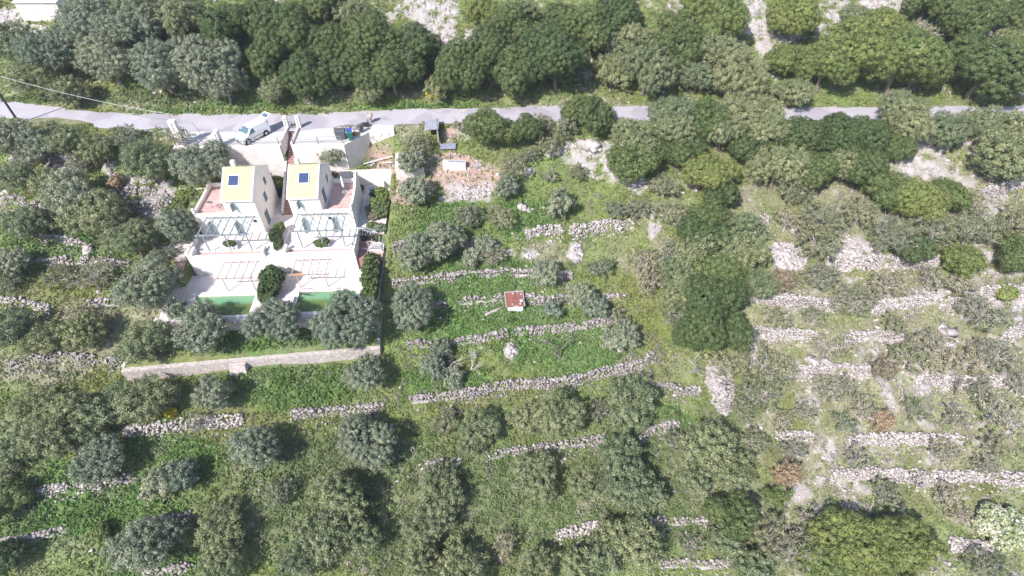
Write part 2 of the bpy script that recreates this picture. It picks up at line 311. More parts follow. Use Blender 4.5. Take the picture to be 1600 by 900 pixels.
# dry-stone terrace walls surveyed along their middle: points, face rows, label
WALLS = [
 ([(18,256),(60,246),(100,252),(130,264)],16,'wide tumbled rubble wall above the terraces at the upper left edge'),
 ([(0,314),(35,314),(75,332)],9,'short rubble wall at the left edge under grey bushes'),
 ([(172,268),(180,290),(200,302),(250,308)],9,'curved line of grey rubble left of the villa garden'),
 ([(166,326),(215,322),(268,322)],17,'broad shaded rubble bank left of the first villa'),
 ([(60,373),(95,376),(140,388)],8,'short pale rubble wall on the green terrace at left'),
 ([(50,413),(100,408),(160,410),(205,416)],7,'low dry stone wall on grass above the lone grey olive at left'),
 ([(0,470),(30,473),(60,481),(86,485)],5,'thin white line of stones at the left edge'),
 ([(140,475),(165,474),(190,477)],4,'few white stones lined up left of the pools'),
 ([(12,577),(50,562),(100,558),(150,563),(192,569)],6,'curved thin dry stone wall ending at the masonry wall corner'),
 ([(196,674),(250,668),(320,661),(382,655)],13,'long bright dry stone wall below the masonry wall'),
 ([(455,648),(510,645),(600,637)],8,'overgrown dry stone wall below the round olive at the compound corner'),
 ([(28,776),(60,772),(110,764),(150,763),(215,746)],7,'broken line of white stones on lush grass at lower left'),
 ([(0,852),(40,845),(105,830)],8,'shaded stone wall in the lower left corner'),
 ([(215,822),(260,815),(302,807)],5,'thin dark stone line beside a grey olive at lower left'),
 ([(225,897),(270,893),(310,885)],5,'stones at the bottom edge, lower left'),
 ([(822,369),(850,361),(880,361)],11,'left half of the bright dry stone wall inside the plot'),
 ([(890,361),(940,354),(985,352),(992,358)],13,'right half of the bright dry stone wall inside the plot'),
 ([(612,390),(650,381),(680,378)],8,'dry stone wall left of the big grey olive in the plot'),
 ([(712,386),(745,383),(780,388)],8,'dry stone wall right of the big grey olive in the plot'),
 ([(615,443),(680,438),(720,432),(760,430),(800,428)],6,'thin dry stone wall on the third terrace of the plot'),
 ([(800,429),(840,431),(895,433)],7,'shaded dry stone wall beside the small olive in the plot'),
 ([(668,482),(700,474)],8,'short shaded stone wall right of the leftmost large olive in plot'),
 ([(716,475),(750,470),(788,467)],7,'dry stone wall left of the rusty roofed hut'),
 ([(818,466),(850,471),(900,467),(980,468)],8,'dry stone wall right of the rusty roofed hut'),
 ([(638,540),(675,541)],6,'short low stone row on grass by the thin olive'),
 ([(705,538),(760,530),(800,521),(850,516),(882,514)],7,'left part of the curving stone wall below the hut'),
 ([(884,512),(920,509),(950,503),(968,497)],9,'right part of the curving stone wall below the hut'),
 ([(755,610),(810,602),(865,601),(915,592)],9,'boundary stone wall at the lower edge of the plot'),
 ([(917,590),(965,580),(1005,570),(1022,553)],10,'boundary stone wall climbing at the lower right of the plot'),
 ([(655,731),(690,727),(722,722)],5,'short white stones between two grey trees at bottom centre'),
 ([(760,716),(800,708),(850,702),(900,694),(948,686)],7,'slanting dry stone wall below the plot'),
 ([(1000,684),(1030,672),(1062,664)],13,'stubby rubble wall beside the grassy gap below the plot'),
 ([(868,838),(905,830),(945,821)],12,'wide bright dry stone wall near the bottom centre'),
 ([(1015,816),(1060,819),(1108,818)],7,'dry stone wall below the brown dry grass patch'),
 ([(1032,886),(1075,881),(1110,887),(1150,878)],8,'dry stone wall at the bottom edge right of centre'),
 ([(1035,606),(1065,613),(1095,612)],6,'short stone wall left of the big stone heap'),
 ([(1290,410),(1340,411),(1400,412),(1466,411)],15,'long broad white rubble wall on the right slope'),
 ([(1150,465),(1200,470),(1250,474),(1312,478)],10,'white terrace wall right of the large dark oak'),
 ([(1362,482),(1410,474),(1445,470)],13,'short white rubble wall beside a leaning bare trunk'),
 ([(1470,476),(1520,462),(1560,458),(1602,458)],14,'white rubble bank at the right edge, upper one'),
 ([(1172,518),(1225,524),(1276,527)],12,'white terrace wall below the big oak edge'),
 ([(1318,533),(1360,526),(1418,527)],10,'pinkish white terrace wall in the middle of the right slope'),
 ([(1452,552),(1470,548),(1492,545)],8,'small white stone wall among purple brush'),
 ([(1555,540),(1580,522),(1602,510)],14,'white rubble strip sloping up at the right edge'),
 ([(1225,584),(1290,580),(1362,581)],13,'bright terrace wall under two white boulders'),
 ([(1432,590),(1480,596),(1520,598),(1602,598)],14,'bright terrace wall at the right edge, middle one'),
 ([(1215,684),(1245,683),(1272,684)],8,'short pale terrace wall on the lower right slope'),
 ([(1320,694),(1360,687),(1420,688),(1505,690)],9,'pale overgrown terrace wall on the lower right slope'),
 ([(1296,748),(1340,742),(1400,742),(1450,747)],13,'long white terrace wall with rubble, left part, lower right'),
 ([(1452,746),(1520,744),(1602,750)],10,'long white terrace wall, right part, lower right'),
 ([(1484,850),(1520,853),(1552,858)],11,'pale stone wall beside the blossoming bush'),
 ([(1516,312),(1560,298),(1602,282)],12,'slanting pale rubble wall at the upper right'),
 ([(640,627),(700,622),(753,612)],7,'overgrown stone wall along the lower left edge of the plot'),
 ([(1120,352),(1160,350),(1205,344)],9,'pale rocky ledge right of the plot'),
]
wall_geo = []
for pts, hr, lab in WALLS:
    P = np.array([hit_fn(base_S, x, y)[0] for x, y in pts]); o = np.argsort(P[:,0]); P = P[o]
    Z = (P[0]-CP)@fw; hm = hr*Z/(FPX*0.80)
    wall_geo.append((P, max(0.32, min(hm*(1.0 if pts[0][0] > 1140 else 0.68), 1.6)), lab))
def inpoly(x, y, poly):
    r = np.zeros(np.shape(x), bool); n = len(poly)
    for i in range(n):
        x0, y0 = poly[i]; x1, y1 = poly[(i+1) % n]
        if y0 == y1: continue
        c = ((y0 > y) != (y1 > y)) & (x < (x1-x0)*(y-y0)/(y1-y0) + x0); r ^= c
    return r
def wall_y(P, x): return np.interp(x, P[:,0], P[:,1])
COMPOUND = [(-14.4,-12.0),(12.4,-10.3),(12.2,0.3),(12.6,17.5),(-14.2,18.0),(-9.7,10.5),(-9.7,3),(-14,3),(-14,0.5),(-10.5,-1),(-10.5,-6.5),(-12.4,-6.6)]
def height(x, y):
    x = np.asarray(x, float); y = np.asarray(y, float); z = base_S(x, y)
    for P, h, _ in wall_geo:
        d = y - wall_y(P, x); e = np.clip(np.minimum(x-P[0,0]+0.6, P[-1,0]+0.6-x)/1.2, 0, 1)
        k = np.abs(d) < 14
        if not k.any(): continue
        z = z + np.where(k, np.where(d > 0, 1, -1)*0.5*h*np.exp(-np.abs(d)/3.0)*e, 0)
    u, v = toloc(x, y)
    # long masonry wall at the foot of the compound: ground below it is lower
    d = v - (-11.98 + (u+14.3)*0.066); e = np.clip(np.minimum(u+14.6, 12.9-u)/0.6, 0, 1)
    z = np.where((d < 0.1) & (d > -9) & (e > 0), z - 0.75*np.exp(-np.abs(d)/3.0)*e, z)
    gz = np.interp(v, [-12.3, -7.6], [-10.75, -9.7])
    z = np.where(inpoly(u, v, [(-14.35,-11.95),(12.3,-10.2),(12.3,-7.5),(-10,-7.5),(-12.2,-6.4)]), gz + 0.12*lattice(5, 2.0, x, y), z)
    z = np.where(inpoly(u, v, [(-12.0,-7.6),(12.0,-7.6),(12.0,-0.12),(-10.2,-0.12),(-10.2,-2.6),(-12.2,-2.6)]), -8.9, z)
    z = np.where(inpoly(u, v, [(-9.6,-0.12),(9.3,-0.12),(9.3,3.0),(12.3,3.0),(12.3,12.6),(6.7,13.3),(-9.6,13.3)]), -6.3, z)
    z = np.where(inpoly(u, v, [(9.1,-0.7),(12.0,-0.7),(12.0,3.0),(9.1,3.0)]), -8.9, z)
    z = np.where(inpoly(u, v, [(5.8,12.75),(12.5,12.75),(12.5,15.9),(9.4,15.9),(6.8,13.35)]), -3.6 + 0.1*lattice(5, 1.5, x, y), z)
    z = np.where(inpoly(u, v, [(-13.9,13.7),(6.7,13.7),(9.4,16.3),(12.6,16.3),(12.8,19.5),(-13.9,19.5)]), -0.12, z)
    z = np.where(inpoly(u, v, [(-1.1,6.9),(0.6,6.9),(0.6,17.5),(-1.1,17.5)]), np.interp(v, [6.95, 17.4], [-6.5, -0.9]), z)
    return z
def axis(lo, hi, step, far):
    a = list(np.arange(lo, hi+1e-6, step)); s = step
    while a[-1] < far[1]: s *= 1.25; a.append(a[-1]+s)
    s = step
    while a[0] > far[0]: s *= 1.25; a.insert(0, a[0]-s)
    return np.array(a)
GX = axis(-98, 98, 0.34, (-700, 700)); GY = axis(8, 112, 0.34, (-300, 800))
XX, YY = np.meshgrid(GX, GY, indexing='ij'); ZZ = height(XX, YY)
def terr(x, y):
    x = np.asarray(x, float); y = np.asarray(y, float)
    i = np.clip(np.searchsorted(GX, x)-1, 0, len(GX)-2); j = np.clip(np.searchsorted(GY, y)-1, 0, len(GY)-2)
    fx = np.clip((x-GX[i])/(GX[i+1]-GX[i]), 0, 1); fy = np.clip((y-GY[j])/(GY[j+1]-GY[j]), 0, 1)
    return ZZ[i,j]*(1-fx)*(1-fy)+ZZ[i+1,j]*fx*(1-fy)+ZZ[i,j+1]*(1-fx)*fy+ZZ[i+1,j+1]*fx*fy
def hit(px, py, h=0.0): return hit_fn(terr, px, py, h)
# ---- what lies on the ground where: bare rock, red soil, dry grass, lush grass, dense scrub (surveyed patches)
PATCH = {'rock': [(12,22,30,16),(55,45,30,10),(680,35,42,36),(700,72,28,26),(655,12,30,20),(745,60,18,24),(1215,52,42,30),(1180,25,25,22),(1292,62,16,20),(1300,15,30,20),(1385,10,40,14),(1478,66,16,16),(1560,52,22,26),(1190,60,18,40),(1545,15,18,14),
                  (920,240,60,26),(960,255,42,28),(868,238,20,9),(838,262,14,6),(1000,292,16,10),(985,280,18,10),(738,208,20,12),(735,302,36,14),(700,300,20,10),(900,395,9,12),(820,395,22,9),(760,300,10,22),
                  (1475,218,50,20),(1440,258,40,20),(1500,290,24,10),(1228,402,24,18),(1335,393,34,20),(1150,352,26,8),(1550,402,16,14),(1545,330,22,12),(1180,560,14,26),(1205,600,8,14),(1245,760,8,28),(1350,770,20,10),(1530,480,40,14),(1440,605,20,10),
                  (215,290,30,18),(170,262,14,14),(270,300,16,16),(1440,465,30,10),(1030,350,12,22),(10,300,12,8),(1080,290,14,8),(1595,470,12,30),(1425,575,20,12),(1545,650,40,8),(1255,620,14,8)],
 'soil': [(738,277,60,30),(650,285,24,24),(700,246,34,10),(665,262,20,12),(640,300,16,24),(588,250,22,8),(1085,288,20,16),(1590,210,24,10),(600,262,30,8),(1290,170,20,4),(700,212,18,10),(1150,140,30,12),(1400,205,14,10)],
 'dry': [(1420,560,260,120),(1400,700,230,70),(1010,390,60,40),(860,395,80,20),(170,520,130,45),(60,575,80,25),(1400,320,260,60),(1120,740,50,80),(1070,770,16,42),(915,790,16,28),(640,210,30,14),(840,220,50,20),(1000,340,30,30),(300,225,60,10),(60,190,90,6),(990,160,300,5),(200,165,150,6),(1240,470,60,30),(1450,460,120,30),(1300,780,60,30),(1200,300,40,60)],
 'lush': [(100,800,160,60),(60,740,90,30),(240,880,90,40),(300,720,60,40),(500,600,90,40),(760,440,110,60),(880,540,120,40),(700,360,60,40),(820,340,70,30),(700,600,80,25),(450,600,140,40),(170,790,150,80),(700,500,60,60),(800,500,120,30),(430,540,140,20),(900,560,70,30),(330,168,150,7),(650,165,120,6),(1050,650,30,30),(700,330,50,20),(860,320,40,16),(100,390,120,50),(240,700,40,30)],
 'under': [(640,790,330,120),(520,720,160,50),(100,665,130,32),(1000,760,140,130),(1150,660,60,60),(300,150,300,12),(1180,820,60,60),(640,120,300,30)]}
def zones(x, y, z):
    px, py, Zd = proj(np.stack([x, y, z], -1)); w = {}
    jx = 14*lattice(11, 3.0, x, y) + 6*lattice(12, 1.1, x, y); jy = 9*lattice(13, 3.0, x, y) + 4*lattice(14, 1.1, x, y)
    for k, L in PATCH.items():
        a = np.zeros(np.shape(x))
        for cx, cy, rx, ry in L:
            q = ((px+jx-cx)/rx)**2 + ((py+jy-cy)/ry)**2
            sharp = 4.0 if k in ('rock', 'soil') else 2.0
            a = np.maximum(a, np.clip((1.15-np.sqrt(q))*sharp, 0, 1))
        w[k] = a
    right = np.clip((px-1130)/120, 0, 1)*np.clip((py-190)/60, 0, 1)
    top = np.clip((158-py)/12, 0, 1)
    n1 = lattice(21, 2.2, x, y); n2 = lattice(22, 0.8, x, y); n3 = lattice(23, 0.4, x, y)
    sp = np.clip((n1*0.6+n2*0.8+n3*0.7-0.70+0.30*right+0.2*top)*2.0, 0, 1)*np.maximum(right*0.9, top*0.8)
    w['rock'] = np.maximum(w['rock']*np.clip(0.75+1.2*n2+0.6*n3+0.3, 0, 1), sp)
    w['dry'] = np.clip(w['dry']*(0.7+0.8*n1) + 0.40*right*(0.8+0.6*n2) + (0.12+0.15*(px < 600)+0.3*(px > 1040)+0.1*(py > 620))*np.clip(n1*1.6+n3*0.6, 0, 1), 0, 1)
    return w
CG = {'grass': (0.170,0.235,0.075), 'lush': (0.120,0.220,0.060), 'dry': (0.33,0.325,0.215), 'under': (0.145,0.19,0.085), 'soil': (0.48,0.33,0.30), 'rock': (0.48,0.44,0.43)}
def ground_col(x, y, z, plants=False):
    w = zones(x, y, z); c = np.ones(np.shape(x)+(3,))*np.array(CG['grass'])
    n = lattice(31, 5.0, x, y)[...,None]*0.5+0.5; c = c*(0.8+0.4*n) + np.array([0.05,0.02,0.0])*(1-n)
    for k in ('lush','under','dry') + (() if plants else ('soil','rock')):
        a = w[k][...,None]*(0.85 if k != 'rock' else 0.95); c = c*(1-a) + np.array(CG[k])*a
    return c, w
gc, gw = ground_col(XX.ravel(), YY.ravel(), ZZ.ravel())
# dark leaf litter and soil show between the plants
litter = (1-np.maximum(gw['rock'], gw['soil']))[:,None]*np.clip(0.5+0.8*lattice(33, 0.7, XX.ravel(), YY.ravel()), 0, 1)[:,None]*0.35
gc = gc*(1-litter) + np.array([0.21,0.17,0.13])*litter
# stony lumps where the rock is bare
ZR = ZZ + (0.28*np.abs(lattice(41, 0.7, XX, YY)) + 0.14*lattice(42, 0.45, XX, YY))*gw['rock'].reshape(XX.shape)*(np.abs(XX) < 97)*(YY < 111)
nx, ny = XX.shape; ii = np.arange(nx*ny).reshape(nx, ny)
q = np.stack([ii[:-1,:-1], ii[1:,:-1], ii[1:,1:], ii[:-1,1:]], -1).reshape(-1, 4)
g = link('ground', mesh_np('ground', np.stack([XX, YY, ZR], -1).reshape(-1, 3), q, cols=gc, smooth=True), M['ground'])
tag(g, 'terraced hillside of grass, scrub and pale limestone', None, None, 'structure')
# ---- road
xs = np.arange(-130, 131, 1.0); ry = road_y(xs); hw = 2.15 + 0.25*np.sin(xs*0.13) + 0.15*np.sin(xs*0.37)
hw = hw - 0.35*np.clip((xs-5)/10, 0, 1)
V = []; 
for k, t in enumerate((-1, -0.5, 0, 0.5, 1)):
    V.append(np.stack([xs, ry + t*hw + (0.12*np.sin(xs*1.7+k) if abs(t) == 1 else 0), np.full_like(xs, 0.03 - 0.02*abs(t))], -1))
V = np.stack(V, 1); n = len(xs); ii = np.arange(n*5).reshape(n, 5)
q = np.stack([ii[:-1,:-1], ii[1:,:-1], ii[1:,1:], ii[:-1,1:]], -1).reshape(-1, 4)
tag(link('road', mesh_np('road', V.reshape(-1, 3), q, smooth=True), M['asphalt']), 'narrow pale asphalt road along the hillside', None, None, 'structure')

# ---------------------------------------------------------------- stones
STV = np.array([(-1,-1,-1),(1,-1,-1),(1,1,-1),(-1,1,-1),(-1,-1,1),(1,-1,1),(1,1,1),(-1,1,1)], float)*0.5
STF = np.array([(0,3,2,1),(4,5,6,7),(0,1,5,4),(1,2,6,5),(2,3,7,6),(3,0,4,7)])
def stones_mesh(name, C_, size, r, flat=0.75):
    n = len(C_); v = np.tile(STV, (n, 1, 1))*(1 + r.uniform(-0.32, 0.25, (n, 8, 1))) + r.uniform(-0.12, 0.12, (n, 8, 3))
    v *= (np.asarray(size)[:,None]*r.uniform(0.7, 1.35, (n, 3)))[:,None,:]; v[:,:,2] *= flat
    a = r.uniform(0, 6.28, n); b = r.normal(0, 0.35, n); ca, sa, cb, sb = np.cos(a), np.sin(a), np.cos(b), np.sin(b)
    x = v[:,:,0]*ca[:,None]-v[:,:,1]*sa[:,None]; y = v[:,:,0]*sa[:,None]+v[:,:,1]*ca[:,None]; z = v[:,:,2]
    y2 = y*cb[:,None]-z*sb[:,None]; z2 = y*sb[:,None]+z*cb[:,None]
    v = np.stack([x, y2, z2], -1) + np.asarray(C_)[:,None,:]
    f = (STF[None] + (np.arange(n)*8)[:,None,None]).reshape(-1, 4)
    return mesh_np(name, v.reshape(-1, 3), f)
for P, h, lab in wall_geo:
    L = P[-1,0]-P[0,0]; r = np.random.default_rng(int(abs(P[0,0]*100))+3); nc = int(L/0.14)+2; nr = max(3, int((h+0.3)/0.14))
    C_ = []; S_ = []
    keep = np.clip(1.25 - 0.62*np.abs(lattice(51, 1.5, np.linspace(P[0,0], P[-1,0], nc), np.zeros(nc)+P[0,1]))*2.2, 0.75 if proj(P[0])[0] > 1140 else (0.5 if ('long' in lab or 'bright' in lab or 'boundary' in lab or 'plot' in lab) else 0.32), 1)
    sf = 0.85 if h < 0.5 else 1.0
    for i in range(nc):
        x = P[0,0] + L*(i+r.uniform(-0.4, 0.4))/nc; yw = wall_y(P, x); e = min(1, min(x-P[0,0], P[-1,0]-x)/1.0+0.25)
        zt = float(terr(x, yw+0.55)); zb = float(terr(x, yw-0.6)); top = zb + (zt-zb)*1.0 + 0.12*e + r.normal(0, 0.05)
        for k in range(nr):
            if r.uniform() > keep[i]: continue
            f = k/(nr-1); C_.append((x+r.normal(0, 0.05), yw-0.42+0.22*lattice(52, 1.3, np.array([x]), np.array([yw]))[0]+0.5*f+r.normal(0, 0.06), zb-0.05+(top-zb)*f)); S_.append(sf*r.uniform(0.11, 0.25)*(0.9+0.3*(r.uniform() > 0.9)))
        for k in range(2 if r.uniform() < keep[i] else 0):
            C_.append((x+r.normal(0, 0.08), yw+0.12+0.22*k+r.normal(0, 0.08), top-0.02)); S_.append(r.uniform(0.15, 0.28))
        if r.uniform() < 0.5:      # fallen stones at the foot
            yy = yw-0.6-abs(r.normal(0, 0.5)); C_.append((x, yy, float(terr(x, yy))+0.03)); S_.append(r.uniform(0.12, 0.24))
    ns = max(3, int(L/0.6)); cv = []; cf = []
    for i in range(ns+1):
        x = P[0,0]+0.15 + (L-0.3)*i/ns; yw = wall_y(P, x); zt = float(terr(x, yw+0.55)); zb = float(terr(x, yw-0.6)); j = r.uniform(-0.07, 0.07, 3)
        cv += [(x,yw-.34+j[0],zb-.35),(x,yw+.25,zb-.35),(x,yw+.2+j[1],zb+.55*(zt-zb)+j[2]),(x,yw-.10+j[0],zb+.5*(zt-zb)+j[2])]
        if i: b0 = 4*i; cf += [(b0-4+k, b0-4+(k+1)%4, b0+(k+1)%4, b0+k) for k in range(4)]
    base = np.array([P[:,0].mean(), wall_y(P, P[:,0].mean()), float(terr(P[:,0].mean(), wall_y(P, P[:,0].mean())-0.6))])
    C_ = np.array(C_) - base
    pale = proj(base)[0] > 1140 or 'white' in lab or 'bright' in lab
    sm = stones_mesh('dry_stone_wall', C_, S_, r); nv = len(C_)*8; vv = np.empty(nv*3, np.float32); sm.vertices.foreach_get('co', vv)
    fq = np.concatenate([(STF[None]+(np.arange(len(C_))*8)[:,None,None]).reshape(-1,4), np.array(cf)+nv]); sm = mesh_np('dry_stone_wall', np.concatenate([vv.reshape(-1,3), np.array(cv)-base]), fq)
    o = link('dry_stone_wall', sm, M['palestone' if pale else 'stone']); o.location = base
    tag(o, lab, 'stone wall', 'dry stone terrace walls')
# rubble heaps
def heap(px, py, rx, ry, n, s0, s1, hgt, label, mat='palestone', cat='stone heap'):
    p, t = hit(px, py); k = t/FPX; r = np.random.default_rng(px*7+py); a = r.uniform(0, 6.28, n); d = np.sqrt(r.uniform(0, 1, n))
    x = p[0] + np.cos(a)*d*rx*k; y = p[1] + np.sin(a)*d*ry*k*1.35; z = terr(x, y) + hgt*(1-d)*r.uniform(0.3, 1, n)
    base = np.array([p[0], p[1], float(terr(p[0], p[1]))]); C_ = np.stack([x, y, z], -1)-base
    o = link(cat.replace(' ', '_'), stones_mesh(cat, C_, r.uniform(s0, s1, n), r), M[mat]); o.location = base; tag(o, label, cat)
heap(1125,603,20,32,1700,0.16,0.34,0.8,'tall grey heap of stones below the large dark oak','stone')
heap(1232,402,26,19,1500,0.18,0.36,0.5,'broad white heap of rubble on the right slope')
heap(900,395,9,13,170,0.2,0.45,0.35,'small white stone heap on dry grass in the plot')
heap(798,548,9,9,130,0.2,0.4,0.5,'round stone pile on grass below the hut')
heap(1184,555,14,24,700,0.18,0.36,0.5,'stone spill at the right foot of the large oak')
heap(545,202,24,7,520,0.12,0.32,0.35,'scattered rubble on the concrete beside the road','stone')
heap(1322,392,22,18,900,0.18,0.34,0.4,'white stone spill above the long rubble wall')
heap(100,251,34,8,800,0.15,0.34,0.3,'grey rubble spread at the upper left terraces','stone')
heap(245,325,30,12,900,0.15,0.32,0.4,'pale rubble heap against the garden of the first villa','stone')
heap(738,303,24,8,160,0.15,0.35,0.2,'stones spilled below the red soil patch')
# boulders and loose stones
for px, py, s, lab in [(1267,564,0.9,'large white boulder, left one of a pair above a wall'),(1292,567,0.8,'large white boulder, right one of a pair above a wall'),(1475,520,1.0,'grey white boulder on the right slope among purple brush'),
                       (817,326,0.8,'grey pointed boulder on grass in the plot'),(828,328,0.6,'small pale boulder right of the grey pointed one'),(139,389,0.8,'white boulder at the end of a low wall at left'),
                       (988,279,1.3,'white limestone outcrop at the plot edge'),(925,232,1.6,'biggest white limestone outcrop at the top of the plot'),(968,606,0.3,'small stone by the boundary wall'),
                       (967,548,0.5,'white stone on grass at lower right of the plot'),(1459,215,1.2,'white outcrop below the road at right'),(187,130,0.6,'white stone in the verge above the road')]:
    p, t = hit(px, py); r = np.random.default_rng(px); n = 14 if s > 0.7 else 6
    C_ = r.normal(0, s*0.28, (n, 3))*(1,1,0.5)+(0,0,s*0.15); o = link('boulder', stones_mesh('boulder', C_, r.uniform(s*0.4, s*0.85, n), r), M['palestone']); o.location = (p[0], p[1], float(terr(p[0], p[1]))); tag(o, lab, 'boulder', 'boulders on the slope')
def scatter(n, seed, ymin=11, ymax=104):
    r = np.random.default_rng(seed); y = r.uniform(ymin, ymax, n*2); half = 50 + 0.46*(y-10) ; x = r.uniform(-1, 1, n*2)*108
    k = np.abs(x) < half; x, y = x[k][:n], y[k][:n]; return x, y, r
def free(x, y):
    """open ground: off the road and outside the compound's paved parts"""
    u, v = toloc(x, y); ok = np.abs(y-road_y(x)) > 2.0+0.3*np.sin(x*1.3)+0.4*lattice(91, 1.5, x, y)
    pav = inpoly(u, v, [(-10.6,-8.2),(12.5,-8.2),(12.6,12.5),(7.3,12.6),(9.8,16.4),(13,16.2),(13,19.5),(-14.2,19.5),(-14,13.2),(-9.8,13.2),(-9.8,-0.4)])
    wall = (v < -11.4+(u+14.3)*0.066) & (v > -12.8+(u+14.3)*0.066) & (u > -14.7) & (u < 12.9)
    path = inpoly(u, v, [(-14.4,0.4),(-12.4,0.4),(-12.4,-7.9),(-9.4,-7.9),(-9.4,3.2),(-14.4,2.9)])
    return ok & ~pav & ~wall & ~path
x, y, r = scatter(60000, 61); z = terr(x, y); w = zones(x, y, z)
k = (r.uniform(0, 1, len(x)) < np.clip(w['rock']*1.0 + w['soil']*0.35 + 0.010 + 0.02*w['dry'], 0, 1)) & free(x, y)
x, y, z = x[k], y[k], z[k]
o = link('loose_stones', stones_mesh('loose_stones', np.stack([x, y, z+0.02], -1), r.uniform(0.1, 0.42, len(x))**1.1, r), M['palestone']); tag(o, 'loose white stones strewn over the slopes', 'stones', None, 'stuff')

# ---------------------------------------------------------------- cards: leaves and blades
def cards(P, Nn, sx, sy, r):
    """one small quad per point, facing Nn"""
    n = len(P); Nn = Nn/np.maximum(np.linalg.norm(Nn, axis=1, keepdims=True), 1e-6)
    a = np.cross(Nn, r.normal(0, 1, (n, 3))); a /= np.maximum(np.linalg.norm(a, axis=1, keepdims=True), 1e-6); b = np.cross(Nn, a)
    sx = np.asarray(sx)[:,None]*0.5; sy = np.asarray(sy)[:,None]*0.5
    v = np.stack([P-a*sx-b*sy*0.6, P+a*sx*0.3-b*sy, P+a*sx+b*sy*0.6, P-a*sx*0.3+b*sy], 1)
    return v.reshape(-1, 3)
def quads(n): return np.arange(n*4).reshape(n, 4)
# turf: blades and low herbs (uncountable)
x, y, r = scatter(310000, 71); z = terr(x, y); c, w = ground_col(x, y, z, True)
dens = np.clip(1.0 - 0.93*w['rock'] - 0.85*w['soil'] - 0.30*w['dry'], 0, 1)*np.clip(0.75+0.5*lattice(72, 1.6, x, y)+0.25*w['lush'], 0.2, 1)
k = (r.uniform(0, 1, len(x)) < dens) & free(x, y); x, y, z, c = x[k], y[k], z[k], c[k]; lush = (w['lush'][k]*0.5 + w['under'][k]*0.3)
n = len(x); hh = r.uniform(0.07, 0.24, n)*(0.8+lush)*(1+0.7*(lattice(73, 1.2, x, y) > 0.35))
V = []; Cc = []
for j in range(3):
    P = np.stack([x+r.normal(0, 0.10, n), y+r.normal(0, 0.10, n), z+hh*0.55], -1)
    Nn = np.stack([r.normal(0, 0.8, n), r.normal(-0.25, 0.8, n), r.uniform(0.3, 1.1, n)], -1)
    V.append(cards(P, Nn, r.uniform(0.08, 0.20, n), hh*1.5+0.05, r)); cj = c*r.uniform(0.86, 1.14, (n, 1)); 
    if j == 0:
        fl = (r.uniform(0, 1, n) < 0.002+0.008*lush) & (hh < 0.13); cj[fl] = (0.65, 0.55, 0.04)
    Cc.append(np.repeat(cj, 4, 0))
o = link('meadow_grass', mesh_np('meadow_grass', np.concatenate(V), quads(3*n), cols=np.concatenate(Cc)), M['turf'])
tag(o, 'grass, herbs and yellow flowers covering the terraces', 'grass', None, 'stuff')
BRUSH = [(1035,500,26,90),(1010,600,20,20),(720,612,90,10),(470,150,80,14),(90,640,50,34),(120,690,50,20),(500,885,60,18),(1135,300,22,18),(1500,560,44,14),(1450,622,34,12),(1360,640,44,10),(1250,700,30,10),(1540,800,30,14),(1130,600,20,26),(720,740,60,10),(860,838,30,10),(1310,700,40,8),(1480,520,30,14),(1575,590,30,20),(1420,715,40,8),(640,150,30,8),(1430,60,24,12),(1175,780,30,14),(980,560,20,10),(1050,420,16,20)]
def brushy(x, y):
    px, py, _ = proj(np.stack([x, y, terr(x, y)], -1)); a = np.zeros(len(x))
    for cx, cy, rx, ry in BRUSH: a = np.maximum(a, np.clip(1.6-1.2*np.sqrt(((px-cx)/rx)**2+((py-cy)/ry)**2), 0, 1))
    return a*np.clip(0.6+lattice(87, 1.5, x, y), 0, 1)
# undergrowth: waist-high brambles and brush that merge into one mass
def clumps(n, seed, wt, s0, s1, per, mat, name, label, colfn=None, leaf=(0.07, 0.14)):
    x, y, r = scatter(n, seed); z = terr(x, y); w = zones(x, y, z); k = (r.uniform(0, 1, len(x)) < wt(x, y, w)) & free(x, y)
    x, y, z = x[k], y[k], z[k]; m_ = len(x); s = r.uniform(s0, s1, m_)
    d = r.normal(0, 1, (m_, per, 3)); d[:,:,2] = np.abs(d[:,:,2])*0.9; d /= np.linalg.norm(d, axis=2, keepdims=True)
    P = np.stack([x, y, z], -1)[:,None,:] + d*s[:,None,None]*r.uniform(0.55, 1.05, (m_, per, 1))*(1, 1, 0.85)
    Nn = (d + r.normal(0, 0.45, d.shape)).reshape(-1, 3); P = P.reshape(-1, 3); t = len(P)
    o = link(name, mesh_np(name, cards(P, Nn, r.uniform(leaf[0], leaf[1], t), r.uniform(leaf[0], leaf[1], t)*1.4, r), quads(t)), mat)
    tag(o, label, 'undergrowth', None, 'stuff')
clumps(22000, 81, lambda x, y, w: np.clip((w['under']*0.9+0.05)*(0.75+0.8*lattice(82, 2.5, x, y)), 0, 1), 0.25, 0.7, 46, M['bramble'], 'undergrowth', 'dense green brambles filling the lower terraces')
clumps(26000, 83, lambda x, y, w: np.clip((0.25+0.30*w['under']-0.05*(proj(np.stack([x,y,terr(x,y)],-1))[0] > 1140))*np.clip(lattice(84, 2.8, x, y)*2.2, 0, 1)*(1-0.8*w['lush']), 0, 1), 0.22, 0.7, 40, M['scrubleaf'], 'low_scrub', 'low grey green scrub on the slopes')
clumps(26000, 85, lambda x, y, w: np.clip((0.05+0.15*w['under']+0.48*(proj(np.stack([x,y,terr(x,y)],-1))[0] > 1140)*w['dry'])*np.clip(lattice(86, 2.6, x, y)*2.6-0.3, 0, 1) + 0.9*brushy(x, y), 0, 1), 0.25, 0.7, 40, M['twig'], 'dry_brush', 'leafless purple grey brush on the slopes', leaf=(0.03, 0.14))
def near_wall(x, y):
    out = np.zeros(len(x))
    for P, h, l in wall_geo:
        d = np.abs(y-wall_y(P, x)-0.1); out = np.maximum(out, ((d < 0.55) & (x > P[0,0]-1) & (x < P[-1,0]+1)).astype(float))
    return out
